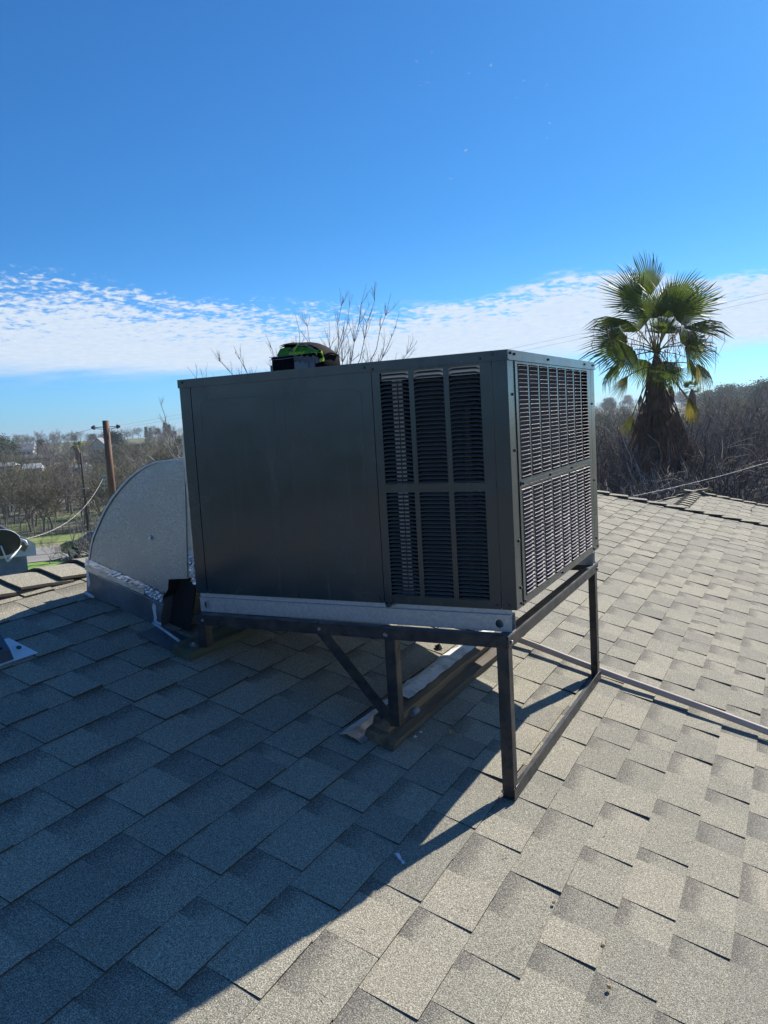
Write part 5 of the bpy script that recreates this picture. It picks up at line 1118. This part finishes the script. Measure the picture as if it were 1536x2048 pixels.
for k in range(9):
    z = zt_ - .12 - k * .13; a = Vector((c1.x, c1.y, z)) - w * .012 + side * .01; b = Vector((wx.x, wx.y, z)) - w * .012
    MB().add([a, b, b + Vector((0, 0, .012)) , a + Vector((0, 0, .012)), a + w * .02, b + w * .02, b + w * .02 + Vector((0, 0, .012)), a + w * .02 + Vector((0, 0, .012))], [(0, 1, 2, 3), (4, 7, 6, 5), (3, 2, 6, 7), (0, 4, 5, 1)]).build('siding_board', M_SID, nv)
tb = MB(); a = NP(50, 1110) - w * .06; z1 = NP(50, 1091).z
vs = [a, a - side * 6, a - side * 6, a]; vs[2] = Vector((vs[2].x, vs[2].y, z1 + .3)); vs[3] = Vector((vs[3].x, vs[3].y, z1)); vs += [v + w * .04 for v in vs]
tb.add(vs, [(0, 1, 2, 3), (4, 7, 6, 5), (0, 4, 5, 1), (1, 5, 6, 2), (2, 6, 7, 3), (3, 7, 4, 0)]); tb.build('fascia', M_TRM, nv)
e1 = NP(56, 1082, 16.6); r1 = NP(-60, 1020, 16.6); rfm = MB(); fw_ = (Vector((ray(30, 1080).x, ray(30, 1080).y, 0)).normalized() - side * .35) * 4 - Vector((0, 0, 2.6))
low = NP(-60, 1094, 16.6)
vs = [e1, r1, r1 + fw_, e1 + fw_]; rfm.add(vs + [v - Vector((0, 0, .08)) for v in vs], [(0, 1, 2, 3), (4, 7, 6, 5), (0, 4, 5, 1), (1, 5, 6, 2), (2, 6, 7, 3), (3, 7, 4, 0)])
# gable infill under the rake
rfm.build('roof', M_NRF, nv)
gi = MB(); gi.add([e1 - Vector((0, 0, .09)) + w * .3, r1 - Vector((0, 0, .09)) + w * .3, Vector((r1.x, r1.y, zt_)) + w * .3, Vector((e1.x, e1.y, zt_)) + w * .3], [(0, 1, 2, 3)]); gi.build('gable', M_TRM, nv)
gf = MB(); gf.add([e1 - Vector((0, 0, .0)) - w * .03, r1 - w * .03, low - w * .03 - side * 0], [(0, 1, 2)]); gf.build('front_slope', M_NRF, nv)
gm = NP(38, 1092, 16.4); mb = MB(); mb.tube([gm - side * .10, gm + Vector((0, 0, .08)) - side * .04, gm + Vector((0, 0, .11)) + side * .06, gm + Vector((0, 0, .08)) + side * .13, gm + side * .15], .026, 8)
tag(mb.build('conduit_elbow', M_WHITE), 'white curved conduit on the corner of the neighbouring house', 'conduit')
ds = root('satellite_dish', NP(2, 1125, 15.5), 'dark satellite dish on a white arm, cut off by the left edge', 'satellite dish')
ce = NP(2, 1090, 15.5); dn = (-side * .25 + w * .75 + Vector((0, 0, .55))).normalized(); d1 = dn.orthogonal().normalized(); d2 = dn.cross(d1); vs = []; fs = []; RG = 5; SG = 28
for i in range(RG + 1):
    for j in range(SG): a_ = 2 * math.pi * j / SG; q = i / RG * .30; vs.append(ce + d1 * q * math.cos(a_) * 1.08 + d2 * q * math.sin(a_) + dn * (q * q * .55))
for i in range(RG): fs += [(i * SG + j, i * SG + (j + 1) % SG, (i + 1) * SG + (j + 1) % SG, (i + 1) * SG + j) for j in range(SG)]
MB().add(vs, fs, True).build('reflector', material('dark_dish', (0.035, 0.04, 0.05), 0.5), ds)
MB().tube([vs[RG * SG + j] for j in range(SG)] + [vs[RG * SG]], .006, 5).build('rim', M_WHITE, ds)
mb = MB(); mb.tube([ce - dn * .02, NP(14, 1122, 15.6), NP(18, 1118, 15.7)], .015, 6); mb.tube([NP(16, 1122, 15.4), NP(29, 1108, 15.6), NP(41, 1092, 16.2)], .020, 6); mb.build('arm', M_WHITE, ds)

# ------------------------------------------------------------------ distant houses
def far_house(px, py, wpx, hpx, r_, roofc, wallc, style, label, rot=0.0, win=2):
    c = at(px, py, r_); g = H(c.x, c.y); k = r_ / FOC; wd = wpx * k; hh = hpx * k; base = c.z
    o = root('hillside_house', (c.x, c.y, base), label, 'house'); rm = material('roof_' + roofc[0], roofc[1], .8, var=.12, vscale=1); wm = material('wall_' + wallc[0], wallc[1], .8, var=.06, vscale=1)
    ux = Vector((math.cos(rot) * side.x - math.sin(rot) * side.y, math.sin(rot) * side.x + math.cos(rot) * side.y, 0)); uy = Vector((-ux.y, ux.x, 0)); dp = wd * .8
    def Q(a, b, z): return Vector((c.x, c.y, base)) + ux * a + uy * b + Vector((0, 0, z))
    wz = hh * (.55 if style != 'flat' else .68); a = wd / 2
    mb = MB(); vs = [Q(-a, 0, -4), Q(a, 0, -4), Q(a, dp, -4), Q(-a, dp, -4), Q(-a, 0, wz), Q(a, 0, wz), Q(a, dp, wz), Q(-a, dp, wz)]
    mb.add(vs, [(0, 1, 5, 4), (1, 2, 6, 5), (2, 3, 7, 6), (3, 0, 4, 7), (4, 5, 6, 7)])
    if style == 'gable': mb.add([Q(-a, 0, wz), Q(a, 0, wz), Q(0, 0, hh)], [(0, 1, 2)])
    mb.build('wall', wm, o); ov = wd * .06
    rf = MB()
    if style == 'gable':
        for s_ in (-1, 1):
            vs = [Q(s_ * (a + ov), -ov, wz - ov * .6), Q(0, -ov, hh + .1), Q(0, dp + ov, hh + .1), Q(s_ * (a + ov), dp + ov, wz - ov * .6)]; rf.add(vs + [v + Vector((0, 0, .15)) for v in vs], [(0, 1, 2, 3), (4, 7, 6, 5), (0, 4, 5, 1), (1, 5, 6, 2), (2, 6, 7, 3), (3, 7, 4, 0)])
    else:
        m = dp / 2; vs = [Q(-a - ov, -ov, wz), Q(a + ov, -ov, wz), Q(a - (ov if style == 'side' else 0), m, hh), Q(-a + (ov if style == 'side' else 0), m, hh), Q(-a - ov, dp + ov, wz), Q(a + ov, dp + ov, wz)]
        rf.add(vs, [(0, 1, 2, 3), (3, 2, 5, 4), (0, 3, 4), (1, 5, 2), (0, 4, 5, 1)])
    rf.build('roof', rm, o)
    gm_ = material('dark_window', (0.03, 0.04, 0.05), .2)
    for i in range(win):
        xx = -a + wd * (i + .5) / win; MB().box((0, 0, 0), (1, 1, 1), lambda p, q_, z: Q(xx + (p - .5) * wd * .20, -.06 + .05 * q_, wz * .30 + z * wz * .38)).build('window', gm_, o)
    return o
WHT = ('white', (0.60, 0.64, 0.68)); TAN = ('tan', (0.50, 0.38, 0.24)); GRY = ('grey', (0.22, 0.22, 0.23)); BRN = ('brown', (0.20, 0.13, 0.10)); PAL = ('pale', (0.50, 0.54, 0.56)); DRW = ('brownwall', (0.18, 0.14, 0.11))
far_house(198, 913, 32, 33, 205, GRY, ('cream', (0.50, 0.52, 0.47)), 'gable', 'cream gabled house just left of the red pole', win=3)
far_house(66, 949, 34, 20, 150, PAL, TAN, 'side', 'low tan house with a flat-looking white roof in the thicket', rot=.35, win=1)
far_house(46, 913, 38, 22, 250, GRY, WHT, 'side', 'two storey white house with a grey roof at the upper left', win=3)
far_house(50, 927, 50, 15, 200, ('slate', (0.16, 0.17, 0.18)), DRW, 'side', 'low dark grey-roofed house below the white one', win=2)
far_house(154, 944, 30, 16, 170, PAL, WHT, 'side', 'white-walled house with a pale roof behind the dark pole', rot=-.3, win=1)
far_house(8, 942, 34, 15, 165, WHT, BRN, 'side', 'small brown house with a white roof at the left edge', win=1)
far_house(128, 917, 34, 12, 260, BRN, DRW, 'side', 'long brown-roofed house left of the small distant palm', win=2)
far_house(172, 925, 24, 12, 240, BRN, TAN, 'side', 'low tan house with a brown roof between the poles', win=1)
far_house(347, 876, 12, 13, 380, ('russet', (0.30, 0.17, 0.13)), ('pink', (0.62, 0.45, 0.38)), 'side', 'tiny pink house with a russet roof on the far skyline', win=1)

# transmission tower on the right skyline
tw = at(1521, 775, 900); tr_ = root('transmission_tower', (tw.x, tw.y, tw.z - 8), 'faint lattice transmission tower on the right skyline', 'tower'); k = 900 / FOC
mb = MB()
for s_ in (-1, 1): mb.tube([Vector(tw) + side * s_ * 2.6 * k + Vector((0, 0, -16 * k)), Vector(tw) + side * s_ * .8 * k + Vector((0, 0, 16 * k))], .22, 4)
for j in range(6):
    z = -14 + j * 5; a_ = 2.5 - j * .3; mb.tube([Vector(tw) - side * a_ * k + Vector((0, 0, z * k)), Vector(tw) + side * (a_ - .3) * k + Vector((0, 0, (z + 5) * k))], .14, 3)
mb.build('lattice', material('pylon_grey', (0.35, 0.36, 0.38), .6), tr_)
for z in (5, 10): MB().tube([Vector(tw) - side * 7 * k + Vector((0, 0, z * k)), Vector(tw) + side * 7 * k + Vector((0, 0, z * k))], .22, 4).build('cross_arm', MATS['pylon_grey'], tr_)

# ------------------------------------------------------------------ parked car on the road
cc = at(212, 1108, 47.2); cz = H(cc.x, cc.y) + .10
car = root('parked_car', (cc.x, cc.y, cz), 'dark car with a pale windscreen parked on the road, half behind the duct', 'car')
cu_ = (side * .97 - w * .25).normalized(); cw_ = Vector((-cu_.y, cu_.x, 0))
def CP(a, b, z): return Vector((cc.x, cc.y, cz)) + cu_ * a + cw_ * b + Vector((0, 0, z))
bodyp = [(-2.2, .35), (-2.2, .75), (-1.9, .88), (-1.0, .95), (1.5, .98), (2.15, .9), (2.25, .4), (1.9, .25), (-1.9, .25)]
cabp = [(-1.15, .94), (-.55, 1.38), (.9, 1.42), (1.6, .97)]
def car_pr(prof, w0, w1, mat, name):
    n = len(prof); vs = [CP(a, -w0, z) for a, z in prof] + [CP(a, w0, z) for a, z in prof]
    if w1 != w0: vs = [CP(a, -(w0 if z < 1 else w1), z) for a, z in prof] + [CP(a, (w0 if z < 1 else w1), z) for a, z in prof]
    return MB().add(vs, [tuple(range(n))[::-1], tuple(range(n, 2 * n))] + [(i, (i + 1) % n, n + (i + 1) % n, n + i) for i in range(n)]).build(name, mat, car, .03)
car_pr(bodyp, .88, .88, material('dark_blue_car_paint', (0.03, 0.035, 0.05), .25, 0, .6, coat=.6), 'body'); car_pr(cabp, .80, .62, material('car_glass', (0.10, 0.12, 0.17), .08, 0, .8), 'cabin')
MB().add([CP(-.52, -.60, 1.385), CP(-.52, .60, 1.385), CP(.88, .60, 1.43), CP(.88, -.60, 1.43)], [(0, 1, 2, 3)]).build('car_roof', MATS['dark_blue_car_paint'], car)
for (a, b) in ((-1.4, -.84), (1.4, -.84), (-1.4, .84), (1.4, .84)):
    wo = MB(); wo.tube([CP(a, b - .1, .32), CP(a, b + .1, .32)], .32, 16); wp_ = wo.build('wheel', material('tyre', (0.02, 0.02, 0.02), .8), car)
    MB().tube([CP(a, b - .108, .32), CP(a, b + .108, .32)], .19, 12).build('rim', M_SCREW, wp_)
for b in (-.6, .6): MB().box((-.02, -.16, -.07), (.02, .16, .07), lambda x_, y_, z_: CP(-2.21 + x_, b + y_, .68 + z_)).build('headlight', M_WHITE, car)

# fence in front of the thicket
fc = root('wire_fence', (*polar(138, 64.5), H(*polar(138, 64.5))), 'low wire fence with grey posts between the verge and the thicket', 'fence')
azs = [azpx(-40) + i * (azpx(190) - azpx(-40)) / 16 for i in range(17)]; pm = material('weathered_post', (0.22, 0.20, 0.18), .9); prev = None
for a_ in azs:
    x, y = polar(a_, 64.5); z = H(x, y); MB().tube([(x, y, z - .2), (x, y, z + 1.25)], .035, 6).build('post', pm, fc)
    if prev:
        for h_ in (.5, .9, 1.25): MB().tube([(prev[0], prev[1], prev[2] + h_), (x, y, z + h_)], .012, 3, cap=False).build('wire', M_WIREB, fc)
    prev = (x, y, z)
# twiggy shrub by the road
sx = at(97, 1112, 46); place_tree(TB[1], 'bare_shrub', (sx.x, sx.y, H(sx.x, sx.y)), .27, 1.0, 'small leafless shrub standing on the lawn before the road', 'shrub')
